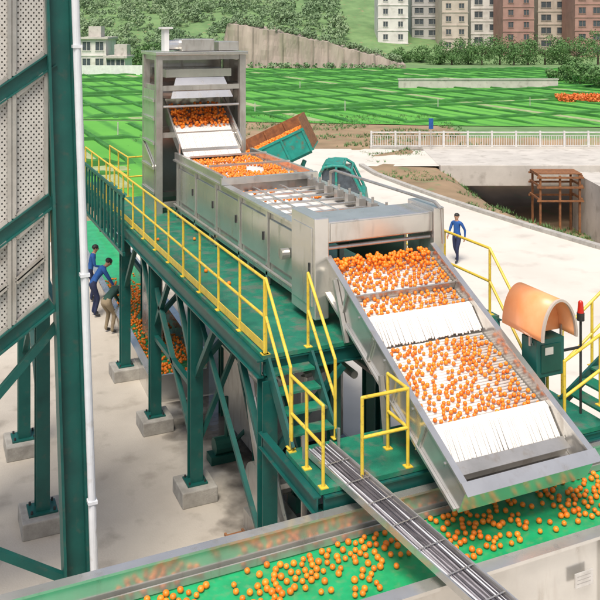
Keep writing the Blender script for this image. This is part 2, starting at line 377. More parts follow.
def hedge(axis_,const,t0,t1,w,h,seed):
    t=t0
    prof=((-.5,0),(-.42,.7),(-.05,1),(.4,.72),(.5,0));run=[]
    def flush(run):
        if len(run)<5: return
        o=len(rowb.v)
        for i,(x,y) in enumerate(run):
            e=min(1,i/2,(len(run)-1-i)/2)
            f=(.85+.4*noise.noise(Vector((x*.35,y*.35,seed))))*e;ww=w*(.85+.35*noise.noise(Vector((x*.8,y*.8,seed+9))))
            for a,zz in prof:
                hh=h*f*zz*(1+.4*(random.random()-.5));q=(x+a*ww,y) if axis_=='y' else (x,y+a*ww);rowb.v.append(Vector((q[0],q[1],.02+max(0,hh))))
            if i:
                for k in range(4): a=o+(i-1)*5+k;rowb.f.append((a,a+5,a+6,a+1));rowb.m.append(0)
    while t<t1:
        x,y=(const,t) if axis_=='y' else (t,const)
        if infield(x,y): run.append((x,y))
        else: flush(run);run=[]
        t+=.7
    flush(run)
x=-58.8
while x<140: hedge('y',x,0,170,.5,.24,int(x)+100);x+=4.4
for y in(49,75,101,127):
    hedge('x',y+1.7,-60,150,.8,.45,y);hedge('x',y-1.6,-60,150,.5,.3,y+3)
for y in(62,88,114,140): hedge('x',y,-60,150,.5,.3,y)
o=rowb.obj('crop_rows',M_crop);stuff(o,'rows of dark green low crop plants in bright fields','crop')
for i,(px,D) in enumerate([(255,80),(345,82),(438,84),(530,86),(118,64),(300,110),(410,112)]):
    r=(px-300)/850*D;t=thing('field_post',W(r,D,0),'thin grey concrete post standing in the crop field','post','posts in the crop field');b=MB();p=W(r,D,0);b.tube(p,p+Vector((0,0,1.0)),.045,8);b.obj('post_shaft',M_bridge,t)
random.seed(11)
# ---------------- foliage
def leafcloud(b,c,rx,rz,nclump,nleaf,ls,mi=0,rnd=random):
    for i in range(nclump):
        while True:
            u=Vector((rnd.uniform(-1,1),rnd.uniform(-1,1),rnd.uniform(-1,1)))
            if .2<u.length<1: break
        cc=Vector(c)+Vector((u.x*rx,u.y*rx,u.z*rz));cr=rx*rnd.uniform(.22,.42)
        for j in range(nleaf):
            v=Vector((rnd.gauss(0,1),rnd.gauss(0,1),rnd.gauss(0,1))).normalized()*cr*rnd.uniform(.6,1.05);v.z*=.75
            p=cc+v;n=(v.normalized()+Vector((rnd.uniform(-.5,.5),rnd.uniform(-.5,.5),rnd.uniform(-.2,.7)))).normalized()
            a=n.orthogonal().normalized();t=n.cross(a);s=ls*rnd.uniform(.6,1.3)
            b.add([p-a*s,p-t*s*.6,p+a*s,p+t*s*.6],[(0,1,2,3)],mi)
fb=MB();rf=random.Random(3);nf=0
while nf<900:
    D=192+rf.random()**1.2*150;r=rf.uniform(-.42,.30)*D
    if r>10 and D<262: continue
    dens=noise.noise(Vector((r*.025,D*.025,5)))
    if dens<-.22: continue
    R=rf.uniform(1.4,3.2);leafcloud(fb,W(r,D,hgt(r,D)+R*.5),R,R*.7,8,26,R*.115,0,rf);nf+=1
stuff(fb.obj('hillside_forest',M_leafhaze),'dense green trees covering the hillside','forest')
def tree(loc,h,cr,label,m=M_leaf,seed=1,group='trees by the field edge'):
    rr=random.Random(seed);t=thing('broadleaf_tree',loc,label,'tree',group);x,y,z=loc
    b=MB();tp=Vector((x+rr.uniform(-.2,.2),y,z+h*.4));b.tube((x,y,z-.2),tp,h*.035,8,0,h*.022)
    for i in range(6):
        a=i*1.05+rr.random();q=tp+Vector((math.cos(a)*cr*.6,math.sin(a)*cr*.6,h*.22*rr.uniform(.5,1.3)));b.tube(tp-Vector((0,0,h*.12*rr.random())),q,h*.014,6,0,h*.006)
    b.obj('trunk',M_bark,t)
    b=MB();leafcloud(b,(x,y,z+h*.5),cr,h*.46,32,56,.19,0,rr);b.obj('crown',m,t)
for i,(px,D,h,cr) in enumerate([(440,184,4.5,3.2),(452,180,6.0,3.9),(468,185,5,3.3),(482,178,5.6,4.1),(500,182,6.6,4.3),(514,176,5,3.4),(528,181,5.8,4),(545,178,6.6,4.6),(562,182,5.2,3.6),(577,175,6.2,4.2),(598,179,7,4.6),(420,188,3.6,2.8),(400,188,3,2.4),(205,176,5,2.6),(150,172,5,3),(132,160,3.6,2.2),(118,166,4.4,2.6)]):
    r=(px-300)/850*D;tree(tuple(W(r,D,hgt(r,D))),h,cr,'leafy green tree in front of the town' if px>300 else 'leafy green tree at the far side of the fields',seed=i)
for i,(px,D,h,cr) in enumerate([(580,120,3.2,2.6),(560,126,2.2,1.8),(604,112,3,2.4)]):
    r=(px-300)/850*D;tree(tuple(W(r,D,0)),h,cr,'bright green rounded shrub beside the road',M_leaf,seed=40+i,group='shrubs beside the road')
b=MB();rf=random.Random(8)
for i in range(2600):
    r=rf.uniform(28,40);D=rf.uniform(91,93.5);p=W(r,D,rf.uniform(.05,.8));s=.12;a=Vector((rf.gauss(0,1),rf.gauss(0,1),rf.gauss(0,1))).normalized();t=a.orthogonal().normalized();n=a.cross(t);b.add([p-t*s,p-n*s,p+t*s,p+n*s],[(0,1,2,3)])
stuff(b.obj('flower_bed',M_flower),'orange flowering plants in a strip by the road','flowers')
b=MB(RZ);b.box(13,34,112,112.5,0,1.1);b.box(12.9,34.1,111.9,112.6,1.1,1.22);tag(b.obj('low_wall',M_bridge),'long low grey concrete wall between fields','wall')
rw=thing('retaining_wall',W(3,166,0),'tall weathered grey-brown retaining wall with sloping top','wall')
prof=[(-15,8.6),(-9,7.9),(-2,6.4),(6,4.7),(13,2.7),(20,.8)]
def ptop(r):
    for j in range(len(prof)-1):
        if prof[j][0]<=r<=prof[j+1][0]: t=(r-prof[j][0])/(prof[j+1][0]-prof[j][0]);return prof[j][1]*(1-t)+prof[j+1][1]*t
    return .5
b=MB();NR=180;NZ=8
vv=[]
for i in range(NR+1):
    r=-15+35*i/NR;d=167-.12*(r+31);tp=ptop(r)+.5*noise.noise(Vector((r*.3,2,0)))+.25*noise.noise(Vector((r*1.4,2,0)))
    rib=.3 if i%15==0 else 0
    if i<4: tp*=.55+.12*i
    for k in range(NZ+1):
        z=-.5+(tp+.5)*k/NZ;vv.append(W(r,d+z*.14-rib+.6*noise.noise(Vector((r*.35,z*.25,7)))+.3*abs(noise.noise(Vector((r*1.5,z*.3,3)))),z))
    vv.append(W(r,d+9,tp+.6))
M_=NZ+2
b.add(vv,[(i*M_+k,(i+1)*M_+k,(i+1)*M_+k+1,i*M_+k+1) for i in range(NR) for k in range(NZ+1)])
b.obj('wall_face',M_wallc,rw)
cb_=MB();rr=random.Random(14)
for i in range(90):
    r=rr.uniform(-16,19);d=167-.12*(r+31);leafcloud(cb_,W(r,d+rr.uniform(2,5),ptop(r)+.6),rr.uniform(.8,1.7),.8,5,20,.2,0,rr)
for i in range(50):
    r=rr.uniform(-16,19);d=167-.12*(r+31);leafcloud(cb_,W(r,d-1.2,.4),rr.uniform(.7,1.4),.7,4,18,.2,0,rr)
for i in range(150):
    r=rr.uniform(-60,-14);d=169+rr.uniform(0,16);leafcloud(cb_,W(r,d,hgt(r,d)+1.2),rr.uniform(1.4,2.8),rr.uniform(1.5,2.8),7,24,.26,0,rr)
stuff(cb_.obj('bank_shrubs',M_leafhaze),'green shrubs growing along the wall and field edge','shrubs')
def house(px0,px1,D,floors,wallm,label,depth=10,fh=3.1,roofm=None,z0=None,nw=None,group='buildings of the town',ww=.7,wh=1.5):
    r0=(px0-300)/850*D;r1=(px1-300)/850*D;zb=hgt((r0+r1)/2,D) if z0 is None else z0
    t=thing('town_house',W((r0+r1)/2,D,zb),label,'house',group);h=floors*fh
    b=MB(RZ);b.box(r0,r1,D,D+depth,zb-3,zb+h);b.obj('wall',wallm,t)
    b=MB(RZ);b.box(r0-.4,r1+.4,D-.5,D+depth+.4,zb+h,zb+h+.35);b.box(r0+1,r0+3.2,D+2,D+5,zb+h+.35,zb+h+2.3);b.obj('roof',roofm or M_bridge,t)
    n=nw or max(2,int((r1-r0)/3.2));src=None
    for f in range(floors):
        b=MB(RZ);b.box(r0-.1,r1+.1,D-.12,D-.003,zb+f*fh-.12,zb+f*fh+.1);b.obj('floor_band',wallm,t)
        for i in range(n):
            c=r0+(r1-r0)*(i+.5)/n;z=zb+f*fh
            if src is None:
                b=MB(RZ);b.box(c-ww,c+ww,D-.05,D+.01,z+.9,z+.9+wh,1);
                for q in(-ww-.05,0,ww): b.box(c+q,c+q+.06,D-.1,D-.051,z+.88,z+.92+wh,0)
                for q in(.85,.9+wh): b.box(c-ww-.1,c+ww+.1,D-.16,D-.101,z+q,z+q+.08,0)
                src=b.obj('window',[wallm,M_glass],t);so=wl[src.name]-W(c,D,z)
            else: dupat(src,W(c,D,z)+so,t)
M_hw=mat('white_render',(.74,.71,.67),(.62,.59,.56),rough=.9,scale=.4,spots=(.5,(.42,.38,.34),.55,.8))
M_hb=mat('beige_render',(.58,.50,.43),(.47,.40,.34),rough=.9,scale=.4,spots=(.5,(.36,.30,.26),.55,.8))
M_hr=mat('red_brown_render',(.42,.25,.21),(.34,.20,.17),rough=.9,scale=.4,spots=(.5,(.27,.17,.15),.55,.8))
M_hg=mat('grey_render',(.50,.48,.47),(.40,.39,.38),rough=.9,scale=.4)
M_glass2=M_glass
house(378,408,206,5,M_hw,'white five-storey town house with flat roof',ww=.55,wh=1.3)
house(412,440,214,7,M_hg,'grey seven-storey town house with flat roof',ww=1.1,fh=2.8,wh=1.3)
house(442,468,203,5,M_hb,'beige five-storey apartment block with plain walls',ww=.6,wh=1.2)
house(471,501,212,7,M_hw,'pale seven-storey apartment block behind trees',ww=1.0,wh=1.5,fh=3.2)
house(503,534,201,7,M_hr,'red-brown seven-storey apartment block behind trees',ww=.6,wh=1.3,fh=2.9)
house(538,570,210,7,M_hb,'beige town building with wide windows',ww=1.2,wh=1.5,fh=3.2)
house(575,618,199,7,M_hr,'tall red-brown building at the town edge',ww=.8,wh=1.4)
house(80,106,150,2,M_hw,'low white farmhouse with flat roof beside the fields',depth=8,fh=2.9,z0=0,group='white farm buildings')
house(106,125,146,1,M_hw,'single-storey white farm shed beside the fields',depth=6,fh=2.6,z0=0,group='white farm buildings')
b=MB(RZ);b.box(-44,-20,141,141.3,0,1.6);tag(b.obj('compound_wall',M_wpaint),'long white compound wall in front of the farmhouse','wall')
s=thing('road_sign',W(8.0,56.0,.02),'small blue sign on a grey post beside the railing','sign')
b=MB(RZ);b.tube((8.7,56.5,.02),(8.7,56.5,2.1),.04);b.obj('sign_post',M_bridge,s)
b=MB(RZ);b.box(8.55,8.85,56.42,56.46,1.4,2.1);b.obj('sign_board',M_blue,s,bevel=.01)

# ---------------- steel platform
pf=thing('steel_platform',(6.3,15,0),'dark green raised steel walkway platform with yellow railings on concrete footings','platform')
b=MB();b.box(4.36,8.38,11.0,22.6,3.64,3.7);b.obj('deck',M_floor,pf)
b=MB();b.box(4.36,5.15,22.61,25.2,3.64,3.7);b.obj('walkway_extension',M_floor,pf)
b=MB();b.box(4.36,7.62,9.15,10.2,2.69,2.75);b.obj('lower_deck',M_floor,pf)
b=MB();b.box(7.66,8.75,9.05,10.3,2.69,2.75);b.obj('lower_deck',M_floor,pf)
def dbeam(p,q,h=.22,w=.1):
    b=MB();b.ibeam(p,q,w,h);b.obj('deck_beam',M_green,pf)
dbeam((4.32,11.0,3.51),(4.32,25.2,3.51),.25);dbeam((8.38,11.0,3.53),(8.38,22.6,3.53),.2)
for y in (11.05,13,14.4,15.8,17.2,18.6,20,21.3,22.5): dbeam((4.38,y,3.52),(8.32,y,3.52))
dbeam((4.32,9.15,2.57),(4.32,10.95,2.57));dbeam((4.4,9.15,2.57),(7.6,9.15,2.57));dbeam((4.4,10.2,2.57),(8.75,10.2,2.57));dbeam((7.66,9.08,2.62),(8.75,9.08,2.62),.12,.06)
for x,cy in((4.42,[11.0,14.4,17.2,20]),(8.2,[11.0,14.4,17.2,20,22.4]),(5.5,[22.4])):
    for y in cy:
        b=MB();b.ibeam((x,y,.3),(x,y,3.38),.22,.22,.025,0,(0,1,0));b.box(x-.18,x+.18,y-.18,y+.18,.28,.31);c=b.obj('column',M_green,pf)
        for (bx,by) in((-.14,-.14),(.14,-.14),(-.14,.14),(.14,.14)):
            b=MB();b.tube((x+bx,y+by,.31),(x+bx,y+by,.35),.018,6);b.obj('anchor_bolt',M_dark,c)
        b=MB();b.box(x-.32,x+.32,y-.32,y+.32,0,.28);b.obj('footing',M_foot,c,bevel=.02)
for (x,y) in((5.6,14.4),(5.9,17.2),(6.9,12.6),(6.9,15.8),(5.6,11.3)):
    b=MB();b.ibeam((x,y,.012),(x,y,3.38),.16,.16,.02,0,(0,1,0));b.obj('column',M_greend,pf)
for (x,y,z) in((4.42,9.3,2.45),(7.75,9.2,2.45),(8.6,9.15,2.45)):
    b=MB();b.ibeam((x,y,.012),(x,y,z),.14,.14,.02,0,(0,1,0));b.obj('column',M_green,pf)
def brace(p,q,w=.09): b=MB();b.beam(p,q,w,w);b.obj('brace',M_green,pf)
for x in(4.42,8.2):
    for a,c in((11.0,14.4),(14.4,17.2),(17.2,20)):
        brace((x,a+.12,2.2),(x,a+1.15,3.37));brace((x,c-.12,2.2),(x,c-1.15,3.37))
brace((4.42,14.52,.9),(4.42,17.08,2.9));brace((4.5,11.1,.6),(4.5,14.3,3.1),.07);brace((4.42,14.5,1.9),(4.42,17.1,1.9))
brace((5.6,11.4,.5),(5.6,14.3,3.0),.08);brace((5.66,11.4,3.0),(5.66,14.3,.5),.08);brace((5.6,14.5,.6),(5.88,17.1,2.9),.08);brace((4.5,14.4,1.0),(5.5,14.4,3.2),.08);brace((5.7,14.4,.8),(6.85,15.7,3.1),.08)
for y in (11,14.4,17.2): brace((4.52,y,2.3),(5.6,y,3.37))
brace((4.34,24.8,3.4),(5.5,22.5,1.6),.1)
for xa,xb in((4.42,5.08),(7.71,8.25)):
    for i in range(4):
        st=MB();z=3.7-.19*(i+1);y=11.0-.2*(i+.5);st.box(xa+.03,xb-.03,y-.13,y+.1,z-.03,z);st.obj('stair_tread',M_floor,pf)
    for x in(xa,xb):
        st=MB();st.beam((x,11.0,3.62),(x,10.15,2.76),.04,.2);st.obj('stair_stringer',M_green,pf)
railing(pf,[(4.4,25.1,3.7),(4.4,11.05,3.7)],1.05,toe=True,sp=1.0)
railing(pf,[(4.42,11.05,3.7),(4.42,10.18,2.78)],1.05,sp=2)
railing(pf,[(5.07,11.05,3.7),(5.07,10.18,2.78)],1.05,sp=2)
railing(pf,[(4.42,10.15,2.75),(4.42,9.2,2.75)],.98,sp=.5)
railing(pf,[(4.95,9.2,2.75),(5.6,9.2,2.75),(5.6,9.7,2.75)],.98,sp=1)
railing(pf,[(5.1,25.1,3.7),(5.1,22.7,3.7),(6.2,22.7,3.7)],1.05)
railing(pf,[(8.27,16.2,3.7),(8.27,11.1,3.7),(8.3,10.22,2.78),(8.32,9.8,2.75)],1.05,toe=False,sp=1.3)
for i in range(5):
    st=MB();x=8.78+.22*i;st.box(x,x+.24,9.1,9.9,2.82+.15*i,2.85+.15*i);st.obj('stair_tread',M_floor,pf)
for y in(9.06,9.94):
    st=MB();st.beam((8.7,y,2.70),(9.95,y,3.5),.04,.16);st.obj('stair_stringer',M_green,pf)
b=MB();b.ibeam((9.9,9.5,.012),(9.9,9.5,3.35),.14,.14,.02,0,(0,1,0));b.obj('column',M_green,pf)
railing(pf,[(8.0,9.08,2.75),(9.9,9.08,3.55)],.98,sp=.7)
railing(pf,[(8.75,9.98,2.75),(9.9,9.98,3.5)],.98,sp=.7)
b=MB()
gs=thing('green_guard_fence',(4.15,21,3.0),'dark green steel slatted guard fence fixed along the platform edge','fence')
b.beam((4.22,19.2,4.42),(4.22,25,4.42),.05,.07);b.beam((4.22,19.2,3.1),(4.22,25,3.1),.06,.08);b.beam((4.26,22.0,3.0),(4.26,22.0,3.6),.1,.1);b.obj('fence_rail',M_green,gs)
y=19.3
while y<25:
    b=MB();b.beam((4.22,y,3.14),(4.22,y,4.385),.05,.07);b.obj('fence_slat',M_green,gs);y+=.42

# ---------------- inclined sorting conveyor
T=Vector((0,-.8994,-.4372));NV=Vector((0,-.4372,.8994))
def S(x,s,h): return Vector((x,11.7,4.75))+T*(4.0*s)+NV*h
ic=thing('inclined_sorting_conveyor',(6.64,10,2.75),'stainless steel inclined roller sorting conveyor carrying oranges down to a trough','conveyor')
X0,X1=5.70,7.58
def slab(b,x0,x1,s0,s1,h0a,h1a,h0b=None,h1b=None,mi=0):
    h0b=h0a if h0b is None else h0b;h1b=h1a if h1b is None else h1b
    b.hexa([S(x0,s1,h0b),S(x1,s1,h0b),S(x1,s0,h0a),S(x0,s0,h0a),S(x0,s1,h1b),S(x1,s1,h1b),S(x1,s0,h1a),S(x0,s0,h1a)],mi)
for x,sg in((X0,-1),(X1,1)):
    b=MB();slab(b,x-.02,x+.02,.0,1.0,-.48,0,-.36,0);slab(b,x-.045,x+.045,.0,1.005,.003,.03)
    a0,a1=sorted((x+sg*.022,x+sg*.06));slab(b,a0,a1,.0,1.0,-.50,-.46,-.38,-.34)
    a0,a1=sorted((x+sg*.022,x+sg*.05))
    for s in(.2,.42,.6,.78): slab(b,a0,a1,s-.006,s+.006,-.455,-.003,-.39,-.003)
    for s in(.1,.3,.5,.7,.9):
        p=S(x+sg*.02,s,-.08);b.tube(p,p+Vector((sg*.015,0,0)),.018,8)
    b.obj('side_panel',M_steel,ic)
decks=[(.0,.195,-.16,-.10),(.2,.31,-.19,-.15),(.42,.775,-.26,-.14)]
src=None
for (s0,s1,h0,h1) in decks:
    b=MB();slab(b,X0+.03,X1-.03,s0,s1,h0-.07,h0-.04,h1-.07,h1-.04);d=b.obj('deck_plate',M_gap,ic)
    n=int((s1-s0)*4/.048)
    for i in range(n+1):
        s=s0+(s1-s0)*i/n;h=h0+(h1-h0)*i/n;c=S((X0+X1)/2,s,h-.022)
        if src is None:
            b=MB();b.tube(c-Vector((.9,0,0)),c+Vector((.9,0,0)),.0215,12);src=b.obj('roller',M_white,d,smooth=True,origin=c)
        else: dupat(src,c,d)
def comb(s0,s1,ha,hb):
    b=MB();x=X0+.035
    slab(b,X0+.025,X1-.025,s0-.012,s0+.012,ha-.05,ha+.012)
    while x<X1-.05:
        j=random.uniform(-.003,.003);e=s1+random.uniform(-.006,.004);wj=random.uniform(-.008,.012);wd=random.uniform(.021,.024)
        b.hexa([S(x+j,e,hb+wj),S(x+wd+j,e,hb+wj),S(x+wd,s0+.012,ha),S(x,s0+.012,ha),S(x+j,e,hb+.012+wj),S(x+wd+j,e,hb+.012+wj),S(x+wd,s0+.012,ha+.012),S(x,s0+.012,ha+.012)],0)
        x+=.0255
    slab(b,X0+.03,X1-.03,s0+.013,s1-.02,ha-.03,ha-.022,hb-.03,hb-.022)
    b.obj('comb_flap',M_white,ic)
comb(.315,.415,-.10,-.235);comb(.785,.885,-.09,-.26)
for a in ((.31,.42,-.32,-.29),(.78,.99,-.36,-.33),(.197,.203,-.18,-.07)):
    b=MB();slab(b,X0+.025,X1-.025,*a);b.obj('transfer_plate',M_steel2,ic)
b=MB();slab(b,X0+.12,X1-.12,.905,.935,-.28,-.14);slab(b,X0+.10,X1-.1,.898,.942,-.138,-.125);b.obj('cross_beam',M_steel2,ic,bevel=.008)
b=MB();b.tube(S(X0+.15,.965,-.27),S(X1-.15,.965,-.27),.05,16);b.obj('end_roller',M_roll,ic,smooth=False)
b=MB();slab(b,X0-.02,X1+.02,1.0,1.01,-.36,.03);b.hexa([S(X0-.05,1.012,-.0),S(X1+.05,1.012,-.0),S(X1+.05,.992,.032),S(X0-.05,.992,.032),S(X0-.05,1.03,.02),S(X1+.05,1.03,.02),S(X1+.05,.99,.05),S(X0-.05,.99,.05)])
b.obj('end_plate',M_steel,ic)
for x in(X0-.06,X1+.06):
    for seg in(((x,10.95,3.7),(x,11.35,4.5)),((x,9.8,2.75),(x,9.95,3.6))):
        b=MB();b.beam(*seg,.06,.06);b.obj('support_leg',M_steel2,ic)
hb=thing('conveyor_header_box',(6.64,12.1,3.7),'boxy stainless steel hood at the head of the inclined conveyor','machine hood')
b=MB();b.box(5.702,7.598,11.72,12.42,4.95,5.28);b.obj('hood_box',M_steel,hb,bevel=.015)
b=MB();b.box(5.46,5.70,11.66,12.55,3.82,5.36);b.obj('side_housing',M_steel,hb,bevel=.015)
b=MB();b.box(5.445,5.459,11.75,12.46,4.0,5.2);b.box(5.43,5.444,11.8,11.84,4.5,4.66,1);b.obj('housing_door',[M_steel,M_dark],hb,bevel=.004)
b=MB();b.box(7.60,7.80,11.68,12.5,3.82,5.34);b.obj('side_housing',M_steel,hb,bevel=.015)
b=MB();b.box(5.75,7.55,11.70,11.716,4.98,5.25);b.obj('front_cover',M_steel,hb)
b=MB();b.tube((5.72,11.78,4.86),(7.58,11.78,4.86),.03,10);b.obj('cross_tube',M_steel2,hb)
b=MB();b.path([(7.66,15.6,5.05),(7.66,15.6,5.3),(7.66,15.4,5.36),(7.66,11.75,5.42),(7.66,11.55,5.34),(7.66,11.5,4.8)],.028);b.obj('guard_pipe',M_steel2,hb)

# ---------------- horizontal machine
hm=thing('washing_roller_machine',(6.64,16,3.7),'long stainless steel fruit washing machine with open roller top','machine')
for x0,x1 in((5.66,5.72),(7.56,7.62)):
    b=MB();b.box(x0,x1,12.56,20.0,3.95,5.02);b.obj('side_wall',M_steel,hm,bevel=.008)
y=12.6
while y<19.7:
    b=MB();b.box(5.625,5.657,y,y+1.3,4.12,4.88);b.box(5.60,5.624,y+.12,y+.16,4.45,4.60,1);b.obj('access_door',[M_steel,M_dark],hm,bevel=.006);
    b=MB();b.box(5.60,5.657,y+1.33,y+1.41,3.72,5.02);b.obj('frame_upright',M_steel,hm)
    y+=1.44
for a in((5.58,5.75,12.56,20,5.022,5.06),(7.53,7.68,12.56,20,5.022,5.06),(5.6,5.66,12.56,20,3.88,3.94)):
    b=MB();b.box(*a);b.obj('top_flange',M_steel,hm)
b=MB();b.path([(5.56,12.7,4.02),(5.56,19.8,4.02)],.03);b.obj('water_pipe',M_steel2,hm)
for a in((5.72,7.56,12.56,16.4,4.70,4.74),(5.72,7.56,16.45,19.9,4.9,4.94)):
    b=MB();b.box(*a);b.obj('bed_plate',M_gap,hm)
bed=MB();bed.box(5.73,7.55,12.6,12.62,4.75,4.9);bb=bed.obj('roller_bed',M_steel2,hm)
src=None;y=12.75
while y<16.3:
    if src is None: b=MB();b.tube((5.73,y,4.83),(7.55,y,4.83),.03,10);src=b.obj('bed_roller',M_white,bb,smooth=True,origin=(6.64,y,4.83))
    else: dupat(src,(6.64,y,4.83),bb)
    y+=.075
y=16.5;src=None
b=MB();b.box(5.73,7.55,16.41,16.44,4.76,5.10);bb=b.obj('roller_bed',M_steel2,hm)
while y<19.8:
    if src is None: b=MB();b.tube((5.73,y,5.0),(7.55,y,5.0),.03,8);src=b.obj('bed_roller',M_white,bb,smooth=True,origin=(6.64,y,5.0))
    else: dupat(src,(6.64,y,5.0),bb)
    y+=.085
for a in((5.62,5.70,16.39,20,5.062,5.22),(7.56,7.64,16.39,20,5.062,5.22),(5.55,7.7,16.28,16.38,5.062,5.20)):
    b=MB();b.box(*a);b.obj('raised_frame',M_steel,hm,bevel=.006)
for y in(12.8,13.3,13.75,14.2,14.65,15.1,15.5,15.9):
    b=MB();b.box(5.78,7.5,y-.022,y+.022,4.94,4.98);b.obj('cross_bar',M_steel,hm,bevel=.006)
    b=MB();b.box(7.38,7.52,y+.08,y+.22,4.9,5.1);b.tube((7.45,y+.15,5.1),(7.45,y+.15,5.2),.025);b.obj('bearing_block',M_steel2,hm)
for x in(6.2,6.8):
    b=MB();b.box(x-.02,x+.02,12.7,16.2,4.985,5.01);b.obj('lengthwise_bar',M_steel,hm)
b=MB();b.box(5.7,7.58,18.9,18.96,5.23,5.27);b.box(5.7,7.58,17.5,17.56,5.23,5.27);b.obj('fruit_guide',M_steel,hm)
b=MB();b.tube((5.46,13.0,4.5),(5.6,13.0,4.5),.09,14);b.obj('drive_motor',M_steel2,hm)
for y in(12.9,15,17.3,19.5):
    for x in(5.69,7.59):
        b=MB();b.box(x-.05,x+.05,y-.05,y+.05,3.7,3.95);b.obj('leg',M_steel2,hm)
# ---------------- elevator tower
tw=thing('elevator_tower',(6.43,21.0,0),'tall stainless steel bucket elevator tower feeding the roller machine','elevator tower')
TX0,TX1,TY0,TY1=5.32,7.48,20.35,21.6
for x in(TX0,TX1):
    for y in(TY0,TY1):
        b=MB();b.box(x-.08,x+.08,y-.08,y+.08,0,7.55);b.obj('corner_post',M_steel2,tw)
for z in(3.9,5.6,6.75,7.5):
    for y in(TY0,TY1): b=MB();b.box(TX0+.085,TX1-.085,y-.05,y+.05,z-.06,z+.06);b.obj('cross_frame',M_steel2,tw)
    for x in(TX0,TX1): b=MB();b.box(x-.05,x+.05,TY0+.085,TY1-.085,z-.06,z+.06);b.obj('cross_frame',M_steel2,tw)
b=MB();b.box(TX0-.085,TX0-.065,TY0+.1,TY1-.1,.4,6.7);b.obj('side_cladding',M_steel,tw)
b=MB();b.box(TX1+.065,TX1+.085,TY0+.1,TY1-.1,2.4,7.4);b.obj('side_cladding',M_steel,tw)
b=MB();b.box(TX0+.1,TX1-.1,TY1+.06,TY1+.08,2.4,7.4);b.obj('rear_cladding',M_steel,tw)
for z in(2.4,3.0,3.6,4.2,4.8,5.4,6.0,6.45):
    b=MB();b.box(TX0-.13,TX0-.09,TY0+.05,TY1-.05,z-.03,z+.03);b.obj('ladder_rung',M_steel,tw)
b=MB();b.beam((TX0-.11,TY0+.1,4.85),(TX0-.11,TY1-.1,5.35),.03,.07);b.obj('diagonal_strut',M_steel,tw)
b=MB();b.box(5.55,7.25,20.5,21.45,7.0,7.2);b.obj('head_shroud',M_steel,tw)
b=MB();b.hexa([(5.6,20.22,6.5),(7.2,20.22,6.5),(7.2,20.26,6.5),(5.6,20.26,6.5),(5.8,20.5,6.99),(7.05,20.5,6.99),(7.05,20.54,6.99),(5.8,20.54,6.99)]);b.obj('shroud_apron',M_steel,tw)
b=MB();b.tube((5.42,20.9,6.6),(7.38,20.9,6.6),.16,14);b.obj('head_drum',M_steel2,tw,smooth=False)
b=MB();b.tube((5.42,20.3,6.3),(7.38,20.3,6.3),.03,8);b.obj('guard_bar',M_steel2,tw)
b=MB();b.box(5.22,7.6,20.2,21.75,7.56,7.64);b.obj('roof_plate',M_steel,tw,bevel=.01)
b=MB();b.box(5.95,6.8,20.5,21.3,7.65,7.95);b.obj('gear_housing',M_steel2,tw,bevel=.02)
b=MB();b.tube((5.67,20.8,7.8),(5.95,20.8,7.8),.13,14);b.obj('head_motor',M_steel,tw)
b=MB();b.box(5.55,5.67,20.65,20.95,7.65,8.2);b.box(5.49,5.75,20.6,21.0,8.202,8.25);b.obj('chain_guard',M_wpaint,tw)
b=MB();b.box(6.95,7.5,20.6,21.5,7.65,7.88);b.obj('junction_box',M_steel2,tw,bevel=.02)
ch=MB();ch.hexa([(5.75,19.75,5.22),(7.25,19.75,5.22),(7.25,21.3,6.15),(5.75,21.3,6.15),(5.75,19.75,5.26),(7.25,19.75,5.26),(7.25,21.3,6.2),(5.75,21.3,6.2)])
c1=ch.obj('feed_chute',M_steel,tw)
for x in(5.68,7.28):
    b=MB();b.hexa([(x-.02,19.75,5.2),(x+.02,19.75,5.2),(x+.02,21.3,6.1),(x-.02,21.3,6.1),(x-.02,19.75,5.45),(x+.02,19.75,5.45),(x+.02,21.3,6.5),(x-.02,21.3,6.5)]);b.obj('chute_side',M_steel,c1)
b=MB();x=5.76
while x<7.2:
    j=random.uniform(-.004,.004);b.hexa([(x+j,19.6,5.12),(x+.034+j,19.6,5.12),(x+.034,20.55,5.78),(x,20.55,5.78),(x+j,19.6,5.15),(x+.034+j,19.6,5.15),(x+.034,20.55,5.80),(x,20.55,5.80)]);x+=.039
b.obj('comb_flap',M_white,c1)

# ---------------- trough
tr=thing('belt_trough',(5,8.25,0),'long steel trough with green belt carrying loose oranges','conveyor')
b=MB();b.box(-3,13,9.0,9.04,1.95,2.5);b.box(-3,13,8.97,9.10,2.502,2.53);b.obj('far_wall',M_steel,tr)
b=MB();b.box(-3,13,7.46,7.50,1.5,2.5);b.box(-3,13,7.36,7.53,2.502,2.54)
x=-2.5
while x<13: b.box(x,x+.06,7.40,7.458,1.5,2.50);x+=1.6
b.obj('near_wall',M_steel,tr)
b=MB();b.box(-3,13,7.52,8.98,2.16,2.19);b.obj('belt',M_belt,tr)
b=MB();b.box(-3,13,7.50,9.0,1.9,2.0);b.obj('trough_floor',M_steel2,tr)
for y in(8.95,7.56):
    b=MB();b.beam((-3,y,2.25),(13,y,2.25),.02,.08);b.obj('side_skirt',M_steel2,tr)
b=MB();b.box(6.66,6.92,7.385,7.398,2.02,2.18,0)
for z in(2.06,2.10,2.14): b.box(6.69,6.88,7.383,7.3845,z,z+.007,1)
b.obj('rating_plate',[M_roll,M_gap],tr)
for x in(-1.5,1,3.5,6,8.5,11):
    for y in(7.6,8.9):
        b=MB();b.box(x-.06,x+.06,y-.06,y+.06,.012,1.89);b.obj('leg',M_green,tr)

